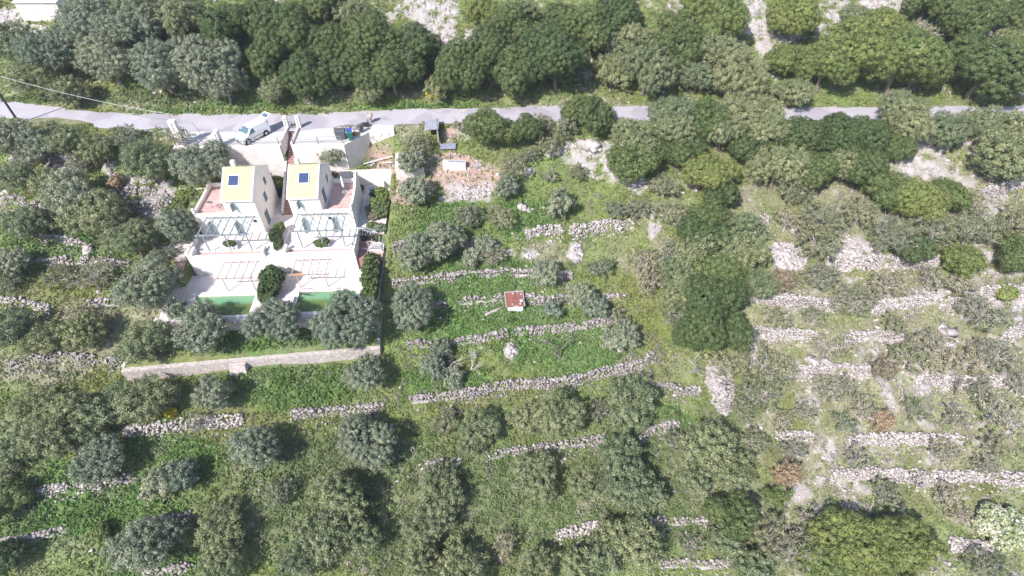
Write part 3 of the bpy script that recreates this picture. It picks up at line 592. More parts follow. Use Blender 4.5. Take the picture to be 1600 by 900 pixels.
clumps(60000, 89, lambda x, y, w: near_wall(x, y)*np.clip(0.22+0.9*lattice(90, 1.6, x, y), 0, 0.7), 0.12, 0.32, 30, M['bramble'], 'wall_weeds', 'weeds and creepers growing over the dry stone walls')
clumps(5000, 87, lambda x, y, w: np.clip(1-np.abs(np.abs(y-road_y(x)-0.2)-3.3)/1.6, 0, 1)*(y > road_y(x))*0.55, 0.15, 0.45, 30, M['bush'], 'roadside_weeds', 'bright green weeds along the upper road verge')

# thin bluish haze volume, added to lighten shadows and soften contrast
HAZE = 0.0003
hb = MB().box(-900, 900, -480, 1000, -130, 130); hz = hb.build('haze', None)
m = bpy.data.materials.new('shadow_lift_haze'); m.use_nodes = True; nt = m.node_tree; nt.nodes.clear(); out = nt.nodes.new('ShaderNodeOutputMaterial'); pv = nt.nodes.new('ShaderNodeVolumePrincipled')
pv.inputs['Color'].default_value = (0.86, 0.88, 1.0, 1); pv.inputs['Density'].default_value = HAZE; pv.inputs['Anisotropy'].default_value = 0.0
nt.links.new(pv.outputs[0], out.inputs['Volume']); hz.data.materials.append(m); tag(hz, 'thin bluish haze added to lighten the shadows', None, None, 'stuff')

# ================================================================= TREES
def crown_mesh(R, kind, seed, H=0.85):
    """crown of leaf-sized faces: big lobes > clumps > leaves. centred on 0, radius R"""
    r = np.random.default_rng(seed)
    K = {'olive': dict(nl=13, lr=(.22,.44), rc=(.24,.52), sp=.55, per=125, leaf=(.045,.115), inner=.6, rnd=.32, up=.25),
         'grey':  dict(nl=13, lr=(.20,.42), rc=(.28,.60), sp=.62, per=125, leaf=(.045,.115), inner=.50, rnd=.38, up=.25),
         'sparse': dict(nl=11, lr=(.18,.38), rc=(.22,.50), sp=.66, per=78, leaf=(.045,.115), inner=0, rnd=.45, up=.2),
         'holm':  dict(nl=11, lr=(.28,.48), rc=(.34,.62), sp=.58, per=130, leaf=(.06,.125), inner=.78, rnd=.22, up=.2),
         'carob': dict(nl=12, lr=(.28,.48), rc=(.36,.66), sp=.60, per=130, leaf=(.06,.125), inner=.80, rnd=.22, up=.2),
         'pale':  dict(nl=9, lr=(.20,.38), rc=(.25,.55), sp=.66, per=28, leaf=(.05,.15), inner=0, rnd=.7, up=.1),
         'bush':  dict(nl=7, lr=(.36,.56), rc=(.22,.40), sp=.38, per=60, leaf=(.08,.17), inner=.7, rnd=.4, up=.2)}[kind]
    nl = K['nl'] + int(R)
    ph = r.uniform(0, 6.28, nl); d = np.sqrt(r.uniform(0, 1, nl))*(0.78 if kind in ('olive','grey','sparse','pale') else 0.76); lc = np.stack([np.cos(ph)*d, np.sin(ph)*d, (r.uniform(-0.25, 0.50, nl))*(1-d*0.7)*H/0.85], -1)*R
    lr = r.uniform(*K['lr'], nl)*R*(1.15-0.35*d)
    m = int(9000); li = r.choice(nl, m, p=lr**2/np.sum(lr**2)); dr = r.normal(0, 1, (m, 3)); dr /= np.linalg.norm(dr, axis=1, keepdims=True)
    C_ = lc[li] + dr*lr[li][:,None]*(1, 1, H)
    dist = np.linalg.norm((C_[:,None,:]-lc[None])/(1, 1, H), axis=2)/lr[None]; ok = (dist.min(1) > 0.93) & (C_[:,2] > -0.62*R)
    C_, dr = C_[ok], dr[ok]; keep = []; sp = K['sp']*(0.85 if R < 1.6 else (1.0 if R < 3.5 else 1.12))
    for i in range(len(C_)):
        if not keep or np.min(np.sum((C_[keep]-C_[i])**2, 1)) > (sp*(0.8+0.5*((i*37) % 10)/10))**2: keep.append(i)
    C_, dr = C_[keep], dr[keep]; low = C_[:,2] < -0.3*R; per = K['per']; nC = len(C_)
    rc = r.uniform(*K['rc'], nC); 
    if R < 1.6: rc *= 0.8
    e = r.normal(0, 1, (nC, per, 3)) + dr[:,None,:]*0.8 + np.array([0, 0, K['up']]); e /= np.linalg.norm(e, axis=2, keepdims=True)
    P = C_[:,None,:] + e*rc[:,None,None]*r.uniform(0.55, 1.05, (nC, per, 1))
    if kind in ('olive', 'grey', 'pale', 'sparse'): P = P + dr[:,None,:]*(r.uniform(0, 1, (nC, per, 1))**3)*0.38
    Nn = e + r.normal(0, K['rnd'], e.shape); P = P.reshape(-1, 3); Nn = Nn.reshape(-1, 3)
    if low.any():
        kk = np.repeat(~low | (r.uniform(0, 1, nC) < 0.6), per); P, Nn = P[kk], Nn[kk]
    t = len(P); lo, hi = K['leaf']; s = r.uniform(lo, hi, t); V = [cards(P, Nn, s, s*(1.9 if kind in ('olive', 'grey', 'pale', 'sparse') else 1.35), r)]
    nq = t
    if K['inner']:      # inner foliage, deep in the lobes
        for c, q in zip(lc, lr):
            k = int(60*q*q)+20; e = r.normal(0, 1, (k, 3)); e /= np.linalg.norm(e, axis=1, keepdims=True)
            V.append(cards(c + e*q*K['inner']*(1, 1, H), e + r.normal(0, .2, e.shape), np.full(k, 0.42), np.full(k, 0.5), r)); nq += k
    V = np.concatenate(V); return mesh_np('crown_'+kind, V, quads(nq)), lc, lr
def trunk_mesh(R, hc, lc, seed, thick=0.13, twigs=0):
    r = np.random.default_rng(seed); b = MB(); fork = -0.45*R
    b.tube([(0,0,-hc-0.5),(0.05*R,0,-hc+0.1),(0.02,0.04*R,(fork-hc)/2),(0,0,fork)], [thick*1.5, thick*1.15, thick, thick*0.85], 7)
    for c in lc[:9]:
        mid = np.array(c)*0.45 + r.normal(0, 0.06*R, 3) + (0, 0, fork*0.45); b.tube([(0,0,fork), mid, np.array(c)*0.95], [thick*0.6, thick*0.4, thick*0.16], 5)
        for _ in range(twigs):
            e = np.array(c)*0.95 + r.normal(0, 0.35*R, 3); b.tube([mid, (mid+e)/2+r.normal(0, .08*R, 3), e], [thick*0.3, thick*0.2, thick*0.08], 4)
    return b
SIZES = (0.9, 1.5, 2.3, 3.2, 4.3)
PROTO = {}
HC = {'sparse': 0.75, 'olive': 0.95, 'grey': 0.9, 'holm': 0.9, 'carob': 0.85, 'pale': 0.9, 'bush': 0.6}
def proto(kind, si, var):
    k = (kind, si, var)
    if k not in PROTO:
        R = SIZES[si]; me, lc, lr = crown_mesh(R, kind, hash_(kind)+si*10+var, 0.85 if kind != 'holm' else 0.95); hc = HC[kind]*R+0.25
        tb = trunk_mesh(R, hc, lc, si*5+var, 0.05*R+0.03, 2 if kind in ('pale', 'sparse') else 0); tme = bpy.data.meshes.new('trunk'); tme.from_pydata(tb.v, [], tb.f); tme.update()
        PROTO[k] = (me, tme, hc)
    return PROTO[k]
def hash_(s): return sum(ord(c)*(i+3) for i, c in enumerate(s))
NAMES = {'olive': ('olive_tree', 'olive tree', 'grey-leaved olive tree', 'olive'), 'grey': ('wild_olive_tree', 'tree', 'grey-green wild olive', 'grey'),
         'holm': ('holm_oak', 'oak tree', 'dark green oak', 'holm'), 'carob': ('carob_tree', 'tree', 'yellow-green domed tree', 'carob'),
         'sparse': ('wild_olive_tree', 'tree', 'x', 'scrubleaf'), 'pale': ('sparse_tree', 'tree', 'pale thin-crowned tree', 'pale'), 'bush': ('garden_bush', 'bush', 'fresh green bush', 'bush')}
# crowns surveyed at their middle: x, y, half width, kind
O, G, Hm, Y, Pp = 'olive', 'grey', 'holm', 'carob', 'pale'
TREES = [
 (25,70,38,G),(85,86,44,O),(55,118,36,G),(145,42,50,O),(205,50,46,O),(170,92,42,O),(250,105,46,O),(312,92,50,O),(350,128,38,O),(225,15,40,G),(140,8,26,G),(290,28,45,G),(350,48,40,Hm),(398,28,38,Hm),(440,42,38,Hm),(420,90,36,Hm),(472,62,38,Hm),
 (500,10,34,Hm),(545,18,28,G),(520,75,38,Hm),(585,66,46,Hm),(642,78,40,Hm),(612,112,40,Hm),(555,118,36,Hm),(482,122,36,Hm),(110,145,28,G),(725,108,42,Hm),(758,30,28,Y),(765,82,38,Hm),(795,55,36,Hm),(800,118,38,Hm),(868,92,54,Hm),(872,28,26,Hm),(820,18,18,G),(912,55,36,Hm),
 (960,25,36,Hm),(945,72,26,G),(990,62,34,G),(1012,108,48,G),(958,112,28,G),(1050,78,38,Hm),(1112,34,48,Y),(1062,40,28,Hm),(1128,88,38,G),(1152,122,48,G),(1092,118,30,G),(1240,24,40,Y),(1223,94,26,Y),(1288,106,42,Y),(1340,84,58,Y),(1405,100,58,Y),(1370,48,40,Y),(1432,112,36,Y),(1345,28,24,G),
 (1510,38,42,Hm),(1540,108,58,Hm),(1592,26,32,Hm),(1497,104,28,G),(1592,88,32,Y),(1452,46,20,Pp),(1450,2,32,Hm),(1235,144,26,G),(1580,60,24,G),(430,140,24,G),(580,140,24,G),(680,140,20,G),
 (20,215,34,O),(60,228,28,O),(108,222,28,G),(150,232,28,G),(198,212,26,G),(232,250,40,G),(312,254,42,O),(130,252,22,G),(275,212,18,Pp),(75,205,18,G),
 (30,277,30,G),(75,288,28,G),(118,302,36,O),(35,345,34,G),(150,335,44,G),(70,345,24,G),(207,372,40,G),(282,352,34,O),(255,395,18,G),(14,410,24,O),(92,432,22,G),(236,446,48,O),(140,428,32,Pp),(15,440,18,G),(172,360,26,Pp),
 (22,512,34,G),(68,530,30,G),(130,518,34,G),(228,532,36,G),(115,485,22,Pp),(320,508,39,O),(427,498,42,O),(540,497,50,O),(566,584,34,O),(338,612,30,O),(222,625,42,G),(178,622,30,G),(110,640,38,G),(48,640,34,G),(275,485,16,O),
 (75,682,38,G),(150,655,30,G),(25,702,30,G),(157,720,38,O),(252,752,28,O),(290,745,24,O),(398,692,46,O),(568,690,56,O),(225,850,44,O),(340,822,44,G),(345,872,42,G),(268,832,24,O),(5,790,32,Hm),(8,735,26,G),(305,660,18,Pp),(10,870,26,Hm),
 (530,775,50,G),(500,828,48,G),(560,835,44,G),(470,875,40,G),(440,770,26,G),(685,765,48,G),(665,815,44,G),(740,672,42,G),(690,655,24,G),(870,645,54,G),(820,655,30,G),(990,622,50,G),(940,640,24,G),(975,730,60,G),(930,760,40,G),(1010,770,36,G),(985,838,50,G),(945,865,36,G),(835,745,40,G),(722,882,48,G),(655,878,40,G),(835,885,40,G),(900,888,34,G),(790,850,24,Pp),
 (1108,692,50,G),(1150,730,42,G),(1090,745,30,G),(1145,800,44,Hm),(1200,838,40,G),(1130,850,34,G),(1242,862,46,G),(1080,850,24,Pp),(1335,850,62,Y),(1415,850,58,Y),(1290,880,48,Y),(1395,888,46,Y),(1545,885,40,G),(1060,690,24,G),(1180,885,34,G),
 (650,225,26,G),(645,250,24,O),(765,196,34,Hm),(802,260,26,G),(782,338,26,G),(735,340,22,G),(652,395,34,O),(690,375,32,O),(875,318,25,O),(640,480,42,O),(820,200,28,Hm),(880,196,22,G),(930,182,32,Hm),(990,212,38,G),(985,250,34,Hm),(1012,245,28,Hm),(965,325,20,G),(1000,322,18,G),(772,400,18,Pp),(852,424,22,O),(908,462,22,O),(927,480,20,O),(864,482,14,O),(758,384,16,O),(980,524,22,O),(958,530,16,O),(968,490,18,G),(678,572,24,O),(708,592,16,O),(692,545,16,O),(648,295,24,O),(935,415,22,G),(1000,410,24,Pp),(905,268,16,G),(862,228,20,G),(828,240,16,G),(790,290,20,O),(860,275,14,G),(1015,440,22,Pp),(700,540,10,G),(736,405,14,O),(720,198,12,G),(520,240,24,O),
 (1045,330,26,G),(1130,388,34,G),(1085,400,34,G),(1140,430,36,Hm),(1060,425,28,G),(1165,362,30,G),(1105,335,30,Hm),(1040,290,22,G),(1185,445,27,G),(1060,460,27,G),(1050,178,34,G),(1100,186,32,Hm),(1150,180,30,G),(1195,174,28,G),(1410,168,34,G),(905,172,26,Hm),(850,188,20,G),
 (1052,202,38,G),(1070,238,30,Hm),(1108,272,40,Y),(1128,308,26,Hm),(1130,205,34,G),(1190,200,38,G),(1172,232,28,Hm),(1258,212,34,Hm),(1308,208,34,Hm),(1345,214,40,Hm),(1350,258,38,Hm),(1420,190,36,G),(1480,203,36,G),(1532,192,34,G),(1582,203,32,G),(1215,262,42,G),(1268,262,38,Hm),(1240,298,26,G),(1320,250,36,G),(1382,290,34,Hm),(1290,335,40,G),(1278,380,36,G),(1345,330,28,G),(1390,368,38,G),(1430,318,36,Y),(1480,305,30,Y),(1432,388,28,Hm),(1462,358,34,G),(1518,360,34,G),(1570,248,46,G),(1592,348,32,G),(1588,398,30,Hm),(1503,408,28,Y),(1100,370,34,Hm),(1072,350,24,G),(1115,420,36,Y),(1170,400,32,G),(1082,440,30,G),(1150,450,26,G),(1108,478,50,Hm),(1088,522,40,Hm),(1138,512,34,Hm),(1062,490,26,G),(1195,575,38,G),(1190,612,36,G),(1280,432,28,G),(1222,440,20,'russet'),(1340,468,32,G),(1388,440,28,G),(1455,432,22,Pp),(1230,345,20,Pp),(1155,375,22,G),(1045,400,22,Pp),(1125,340,20,G),(1130,565,26,G),(1400,235,24,Hm),(1510,315,22,G),(1165,640,22,G),
 (1540,492,34,G),(1420,560,26,G),(1300,540,28,Pp),(1445,530,24,G),(1555,555,32,G),(1505,560,28,G),(1565,640,34,Pp),(1290,605,22,G),(1350,632,28,Pp),(1258,640,24,Pp),(1560,690,30,G),(1500,650,24,Pp),(1480,705,28,Pp),(1545,725,24,Pp),(1232,742,26,'russet'),(1215,775,20,'yellow'),(1385,775,30,G),(1275,495,20,G),(1400,505,20,G),(1215,495,22,G),(1570,455,14,'bush'),(1480,770,26,Pp),(1380,575,18,'russet'),(1380,655,22,'russet'),(1430,640,24,G),(1320,660,20,G),(1590,600,22,Pp),(1240,700,24,Pp),(1180,690,24,G),(1340,715,22,Pp),(1500,800,24,Pp),(1270,810,22,G),(1320,600,18,Pp),(1525,600,20,G),(1460,570,18,Pp),(1500,440,22,G),(1220,655,22,Pp),
]
def zone_of(px, py):
    if py < 168:
        return ['in the wood above the road at far left','in the wood above the road behind the van','above the road left of the rocky clearing','above the road right of the rocky clearing','above the middle of the road','on the white rocky slope above the road'][int(np.digitize(px, [235,470,690,885,1175]))]
    if px < 330 and py < 265: return 'between the road and the rubble walls at left'
    if px < 330 and py < 400: return 'among the rubble walls left of the villas'
    if px < 300 and py < 560: return 'on the grassy terraces left of the pools'
    if px < 605 and py < 560: return 'in the garden strip of the villas'
    if px < 605 and py < 650: return 'just below the long masonry wall'
    if px < 1040 and py < 300 and px > 600: return 'at the top of the plot below the road'
    if px < 1040 and py < 452 and px > 600: return 'on the middle terraces of the plot'
    if px < 1035 and py < 612 and px > 600: return 'on the lower terraces of the plot'
    if py >= 620 and px < 330: return 'on the lower left terraces'
    if py >= 620 and px < 620: return 'in the brambles at the bottom, left of centre'
    if py >= 610 and px < 800: return 'at the bottom below the plot corner'
    if py >= 610 and px < 1045: return 'at the bottom centre between slanting stone walls'
    if py >= 640 and px < 1235: return 'at the bottom right of the grassy gap'
    if px < 1235 and py < 330: return 'just right of the plot below the road'
    if px < 1235: return 'around the large oak right of the plot'
    if py < 235: return 'along the lower road edge at right'
    if py < 400: return 'on the upper right terraces above the rubble wall'
    if py < 560: return 'on the white walled terraces at right'
    if py < 790: return 'among purple brush at lower right'
    return 'in the lower right corner'
ORD = ['leftmost','second','third','fourth','fifth','sixth','seventh','eighth','ninth','tenth','eleventh','twelfth','thirteenth','fourteenth','fifteenth','sixteenth','seventeenth','eighteenth','nineteenth','twentieth','twenty-first','twenty-second','twenty-third','twenty-fourth']
def ordinal(i, n):
    if n == 1: return 'the only one there'
    if i == 0: return 'leftmost'
    if i == n-1: return 'rightmost'
    return ORD[min(i, 23)] + ' from left'
def place_tree(px, py, rp, kind, label, group=None, mats=None, name=None, cat=None, hgt=None, grp=True):
    style = {'russet': 'grey', 'yellow': 'grey'}.get(kind, kind); mk = mats or {'russet': 'russet', 'yellow': 'carob'}.get(kind, NAMES[style][3])
    if style == 'grey' and (rp < 27 or (px > 1185 and py > 300)) and kind not in ('russet','yellow') and py > 165: style = 'sparse'; mk = 'pale' if (px > 1200 and py > 420 and (px+py) % 3) else 'scrubleaf'
    R = rp*62/FPX
    for _ in range(2):
        p, t = hit(px, py, HC[style]*R*(hgt or 1)+0.2); R = rp*float((p-CP)@fw)/FPX
    R *= 1.06 if py < 150 else (0.84 if py > 620 and px > 320 else 0.97 if px < 1000 else 1.02)
    si = int(np.argmin([abs(math.log(R/s)) for s in SIZES])); var = (px*7+py) % 3; me, tme, hc = proto(style, si, var); s = R/SIZES[si]
    gz = float(terr(p[0], p[1])); sz = s*(hgt or 1)*random.uniform(0.92, 1.08); nm = name or NAMES[style][0]
    root = empty(nm, (p[0], p[1], gz-0.05), random.uniform(0, 6.28), label, cat or NAMES[style][1], group); root.scale = (s*random.uniform(0.92, 1.12), s*random.uniform(0.84, 1.08), sz)
    mat = M[mk]
    key = (me.name, mk)
    if key not in PROTO:
        m2 = me if not me.materials else me.copy()
        if me.materials: m2.materials.clear()
        m2.materials.append(mat); PROTO[key] = m2
    if not tme.materials: tme.materials.append(M['greybark'] if style in ('pale', 'sparse') else M['bark'])
    c = link('crown', PROTO[key], None, root); c.location = (0, 0, hc); tr = link('trunk', tme, None, root); tr.location = (0, 0, hc)
    return root
bins = {}
for t in sorted(TREES, key=lambda t: t[0]):
    if 330 > t[0] >= 0 or True: bins.setdefault((zone_of(t[0], t[1]), t[3]), []).append(t)
SPECIAL = {(312,254): 'big round olive tree shading the white wall above the first villa', (236,446): 'large olive tree beside the left steps of the pool terrace', (320,508): 'round olive tree in front of the first pool',
 (427,498): 'olive tree standing between the two pools', (540,497): 'broad olive tree in front of the second pool', (566,584): 'round olive tree below the right end of the masonry wall', (275,485): 'small olive at the left corner of the pool deck',
 (640,480): 'large olive tree with long shadow left of the rusty hut', (520,240): 'grey olive tree in front of the parking wall by the bins', (1108,478): 'largest dark oak, right of the plot', (338,612): 'small olive tree on bright grass below the masonry wall',
 (875,318): 'small round olive on grass above the bright stone wall in plot', (650,225): 'grey-green tree between the grey sheet screen and the white slab', (568,690): 'very large silvery olive tree below the masonry wall corner'}
cnt = {}
for (zn, kd), L in bins.items():
    for i, t in enumerate(L):
        base = {'russet': 'russet brown shrub', 'yellow': 'yellow-green shrub'}.get(kd) or NAMES[kd][2]
        lab = SPECIAL.get((t[0], t[1])) or f"{base} {zn}, {ordinal(i, len(L))}"
        place_tree(t[0], t[1], t[2], kd, lab, f"{base}s {zn}")
# flowering and odd bushes
for px, py, rp, mk, lab in [(680,146,11,'broom','bright yellow flowering bush above the road'),(1077,60,9,'russet','orange brown bush among the oaks above the road'),(1180,212,8,'broom','small yellow bush below the road at right'),
                            (265,645,9,'broom','yellow flowering herbs on lush grass at lower left'),(160,830,14,'carob','yellow-green shrub on the lower left terrace'),(1560,822,36,'blossom','bright green bush with white blossom at the lower right edge'),
                            (1585,812,22,'blossom','white blossoming branch bush at the right edge'),(185,285,12,'russet','brown leaved shrub by the rubble wall at left'),(1260,205,6,'russet','tiny brown shrub below the road at right')]:
    place_tree(px, py, rp, 'bush', lab, None, mk, 'flowering_bush' if mk in ('broom','blossom') else 'shrub', 'bush')
# leafless trees
def bare_tree(px, py, hpx, label, lean=(0.1, 0.1), seed=1, spread=1.0, mat='greybark'):
    p, t = hit(px, py); Hh = hpx*t/FPX; r = np.random.default_rng(seed); b = MB(); tw = MB()
    def grow(p0, d, L, th, dep):
        p1 = p0 + d*L*0.5 + r.normal(0, 0.05*L, 3); p2 = p0 + d*L; (b if dep < 3 else tw).tube([p0, p1, p2], [th, th*0.8, th*0.6], 5 if dep < 2 else 3)
        if dep == 4: return
        for k in range(3 if dep < 2 else 3):
            a = r.normal(0, 0.62*spread, 3); nd = d + a; nd[2] = abs(nd[2])*0.6 + 0.12; nd /= np.linalg.norm(nd); grow(p2 if k else p1, nd, L*r.uniform(0.6, 0.85), th*0.58, dep+1)
    d0 = np.array([lean[0], lean[1], 1.0]); grow(np.array([0, 0, -0.2]), d0/np.linalg.norm(d0), Hh*0.42, 0.05*Hh**0.7+0.02, 0)
    root = empty('bare_tree', (p[0], p[1], float(terr(p[0], p[1]))), 0, label, 'bare tree', 'leafless trees'); b.add(tw.v, tw.f); b.build('trunk', M[mat], root)
bare_tree(872,560,48,'dark leafless tree with upright limbs on the lowest plot terrace',(0,.1),3,1.0,'bark')
bare_tree(735,580,34,'pale crooked bare tree right of the thin olive in plot',(0.3,.3),4,0.9)
bare_tree(697,585,36,'bare pale limbs beside the thin olive in plot',(0.3,.2),5,0.9)
bare_tree(1098,578,46,'bare fallen pale tree left of the stone heap',(-0.9,-.3),6,1.0)
bare_tree(1172,628,44,'pale bare tree with forked limbs right of the stone heap',(0.3,.2),7,1.1)
bare_tree(1420,500,26,'leaning bare trunk beside a white rubble wall',(-0.3,.1),8,0.8)
bare_tree(1380,618,36,'white barked bare tree below a bright terrace wall',(-0.1,.3),9,0.9)
bare_tree(1494,622,40,'dark leaning bare tree below the bright wall at right',(-0.1,.5),10,0.8,'bark')
bare_tree(1404,628,26,'small white bare tree in purple brush',(0.3,.2),11,1.0)
bare_tree(1310,735,30,'thin bare trunk above the lower white wall',(-0.5,.4),12,0.8)
bare_tree(1428,768,34,'tall thin bare tree crossing the lower white wall',(0.05,.3),13,0.9)
bare_tree(1362,800,26,'bare pale branches above the yellow-green tree',(-0.3,.2),14,1.0)
bare_tree(1010,432,26,'white dead branches at the right edge of the plot',(-0.3,.1),15,1.0)
bare_tree(1586,622,30,'bare trunk by the right edge above purple brush',(0.0,.3),16,0.8)
bare_tree(1058,480,26,'bare brush tree left of the large oak',(0.4,.2),17,1.1)
bare_tree(25,445,28,'dark bare tree on grass at left edge',(-.2,.1),18,1.0,'bark')
bare_tree(1130,590,36,'leafless purple tree spreading over the stone heap',(0.6,.1),19,1.0)
bare_tree(1315,372,22,'pale dead limb among grey trees at upper right',(0.3,.1),20,0.9)

# ================================================================= THE COMPOUND (local frame u right, v uphill, z up)
def site(name, u, v, z, label, cat, group=None, rz=0.0):
    e = empty(name, W(u, v, z), ROT+rz, label, cat, group); e['_o'] = 0; del e['_o']; return e
class LB(MB):
    """MB in the compound's frame; built relative to a root placed with site()"""
    def at(s, name, mat, root, o, bevel=0.0, smooth=False): return s.build(name, mat, root, o, smooth, bevel)
def lone(mb, name, mat, o, label, cat, group=None, kind=None, bevel=0.0):
    ob = mb.build(name, mat, None, o, False, bevel); ob.location = W(*o); ob.rotation_euler = (0, 0, ROT); return tag(ob, label, cat, group, kind)
# ---- paved grounds
PK = [(-13.9,13.45),(-0.95,13.45),(-0.95,17.6),(0.35,17.6),(0.35,13.45),(6.75,13.45),(9.3,16.25),(12.6,16.25),(12.6,18.3),(9,18.9),(4,19.2),(0,19.2),(-6,19.4),(-12.4,19.5),(-14.4,16.5)]
lone(LB().prism([(p[0]-0.0, p[1]) for p in PK], -0.35, 0.0), 'parking_area', M['parking'], (0,16,0), 'pale concrete parking apron beside the road', None, None, 'structure')
lone(LB().prism([(-9.45,-0.35),(8.95,-0.35),(8.95,3.6),(8.95,13.1),(0.5,13.1),(0.5,6.9),(-0.95,6.9),(-0.95,13.1),(-9.45,13.1)], -6.1, -5.8), 'villa_terrace', M['tile_pale'], (0,2,-5.8), 'paved upper terrace round the two villas', None, None, 'structure')
lone(LB().prism([(8.95,3.0),(12.0,3.0),(12.0,12.3),(8.95,12.3)], -6.1, -5.795), 'side_path', M['tile_pale'], (10,6,-5.8), 'paved side yard right of the second villa', None, None, 'structure')
P1 = (-8.45,-1.85,-7.15,-4.1); P2 = (2.95,9.35,-7.0,-3.9)
dk = LB()
for a, b, c, d in [(-10.3,-8.45,-7.75,-0.75),(-1.85,2.95,-7.75,-0.75),(9.35,11.9,-7.75,-0.75),(-8.45,-1.85,-4.1,-0.75),(-8.45,-1.85,-7.75,-7.15),(2.95,9.35,-3.9,-0.75),(2.95,9.35,-7.75,-7.0)]: dk.box(a, b, c, d, -8.7, -8.3)
dk.box(8.95, 11.9, -0.75, 0.6, -8.7, -8.3); dk.prism([(-12.2,-2.4),(-10.3,-2.4),(-10.3,-7.75),(-11.2,-7.75)], -8.7, -8.302)
lone(dk, 'pool_deck', M['tile_pale'], (0,-4,-8.3), 'white sunlit paved deck round the pools', None, None, 'structure')
# ---- retaining and boundary walls: each wall a thing
def wallbox(pts, w, zb, zt, label, mat='masonry', name='retaining_wall', cat='wall', cap=None):
    """wall along pts (u,v), width w; zt per point"""
    o = (pts[0][0], pts[0][1], zb); m_ = LB(); c_ = LB(); n = len(pts); zt = zt if hasattr(zt, '__len__') else [zt]*n
    L = []; R_ = []
    for i, p in enumerate(pts):
        a = np.array(pts[max(i-1, 0)]); b = np.array(pts[min(i+1, n-1)]); d = b-a; d = d/np.linalg.norm(d); nn = np.array([-d[1], d[0]])*w/2; L.append(np.array(p)+nn); R_.append(np.array(p)-nn)
    for i in range(n-1):
        poly = [R_[i], R_[i+1], L[i+1], L[i]]; m_.slab(poly, [zb]*4, [zt[i], zt[i+1], zt[i+1], zt[i]])
        if cap:
            k = 0.05; q = [p + (p-np.mean(poly, 0))/np.linalg.norm(p-np.mean(poly, 0))*k*0 for p in poly]
            c_.slab(q, [zt[i]+.003, zt[i+1]+.003, zt[i+1]+.003, zt[i]+.003], [zt[i]+.08, zt[i+1]+.08, zt[i+1]+.08, zt[i]+.08])
    root = site(name, *o, label, cat)
    m_.at('masonry', M[mat], root, o)
    if cap: c_.at('coping', M[cap], root, o)
    return root
wallbox([(-14.3,-12.15),(-3.6,-11.45),(-3.0,-11.4),(12.3,-10.45)], 0.5, -13.6, [-10.72,-10.65,-10.65,-10.55], 'long pinkish masonry retaining wall below the olive trees', 'masonry')
b = LB(); b.add([(-3.6,-13.5,-13.6),(-1.55,-13.3,-13.6),(-1.55,-11.6,-13.6),(-3.6,-11.7,-13.6),(-3.3,-12.1,-10.85),(-1.75,-12.0,-10.85),(-1.75,-11.6,-10.85),(-3.3,-11.7,-10.85)], [(3,2,1,0),(4,5,6,7),(0,1,5,4),(1,2,6,5),(2,3,7,6),(3,0,4,7)])
lone(b, 'buttress', M['masonry'], (-2.6,-12.5,-12.5), 'sloping masonry buttress leaning against the long wall', 'buttress')
wallbox([(-14.3,-11.85),(-13.4,-9.2),(-12.35,-6.2)], 0.4, -12.2, [-10.6,-10.0,-9.3], 'narrow masonry side wall at the left of the olive strip')
wallbox([(12.15,-10.3),(12.05,-4.5),(11.95,3.1)], 0.35, -11.8, [-10.3,-8.9,-6.9], 'side wall casting shadow right of the second pool', 'masonry')
wallbox([(-12.3,-7.95),(-10.0,-7.9),(12.0,-7.75)], 0.3, -10.6, [-9.15,-8.35,-8.33], 'stone faced front wall of the pool deck', 'masonry')
wallbox([(-13.9,13.3),(-1.0,13.3)], 0.35, -6.0, -0.02, 'pale stone wall holding the parking left of the steps', 'stonewhite')
wallbox([(0.45,13.3),(6.85,13.3)], 0.35, -6.0, -0.02, 'pale stone wall holding the parking right of the steps', 'stonewhite')
wallbox([(6.85,13.35),(9.4,16.1)], 0.35, -5.0, -0.02, 'diagonal shaded concrete wall under the waste bins', 'concrete')
wallbox([(9.35,16.12),(12.7,16.12)], 0.3, -5.0, -0.02, 'pale wall under the road edge left of the plot', 'stonewhite')
wallbox([(5.6,12.5),(12.2,12.6)], 0.25, -6.1, -3.45, 'low white wall behind the second villa side yard', 'plaster', cap='plaster')
wallbox([(-0.82,7.2),(-0.82,13.1)], 0.22, -6.0, [-5.35,-2.1], 'left stone cheek wall of the garden steps', 'stonewhite')
wallbox([(-1.0,13.5),(-0.98,17.4)], 0.3, -1.5, [0.25,0.25], 'left pale parapet beside the top of the steps', 'stonewhite')
wallbox([(0.42,13.5),(0.4,17.4)], 0.3, -1.5, [0.25,0.25], 'right pale parapet beside the top of the steps', 'stonewhite')
wallbox([(-9.3,-0.55),(-0.9,-0.55)], 0.3, -8.6, -5.55, 'white retaining wall under the first villa terrace', 'plaster', cap='plaster')
wallbox([(0.9,-0.5),(8.95,-0.4)], 0.3, -8.6, -5.55, 'white retaining wall under the second villa terrace', 'plaster', cap='plaster')
wallbox([(-0.9,-0.52),(0.9,-0.5)], 0.28, -8.6, -5.78, 'short white wall between the two villa terraces', 'plaster')
wallbox([(8.95,-0.55),(8.95,3.4)], 0.25, -8.6, [-5.3,-5.2], 'shaded white side wall of the second villa terrace', 'plaster')
wallbox([(-9.5,-0.55),(-9.5,3.2)], 0.25, -8.6, [-5.0,-5.1], 'white side wall at the left of the first villa terrace', 'plaster')
wallbox([(-15.1,12.1),(-13.6,9.6),(-14.9,8.6)], 0.25, -5.6, [-3.0,-4.0,-4.6], 'angled low white garden wall left of the first villa', 'plaster', cap='plaster')
wallbox([(-12.9,12.2),(-10.0,10.2)], 0.25, -5.8, [-2.6,-3.9], 'white garden wall below the big round olive', 'plaster', cap='plaster')
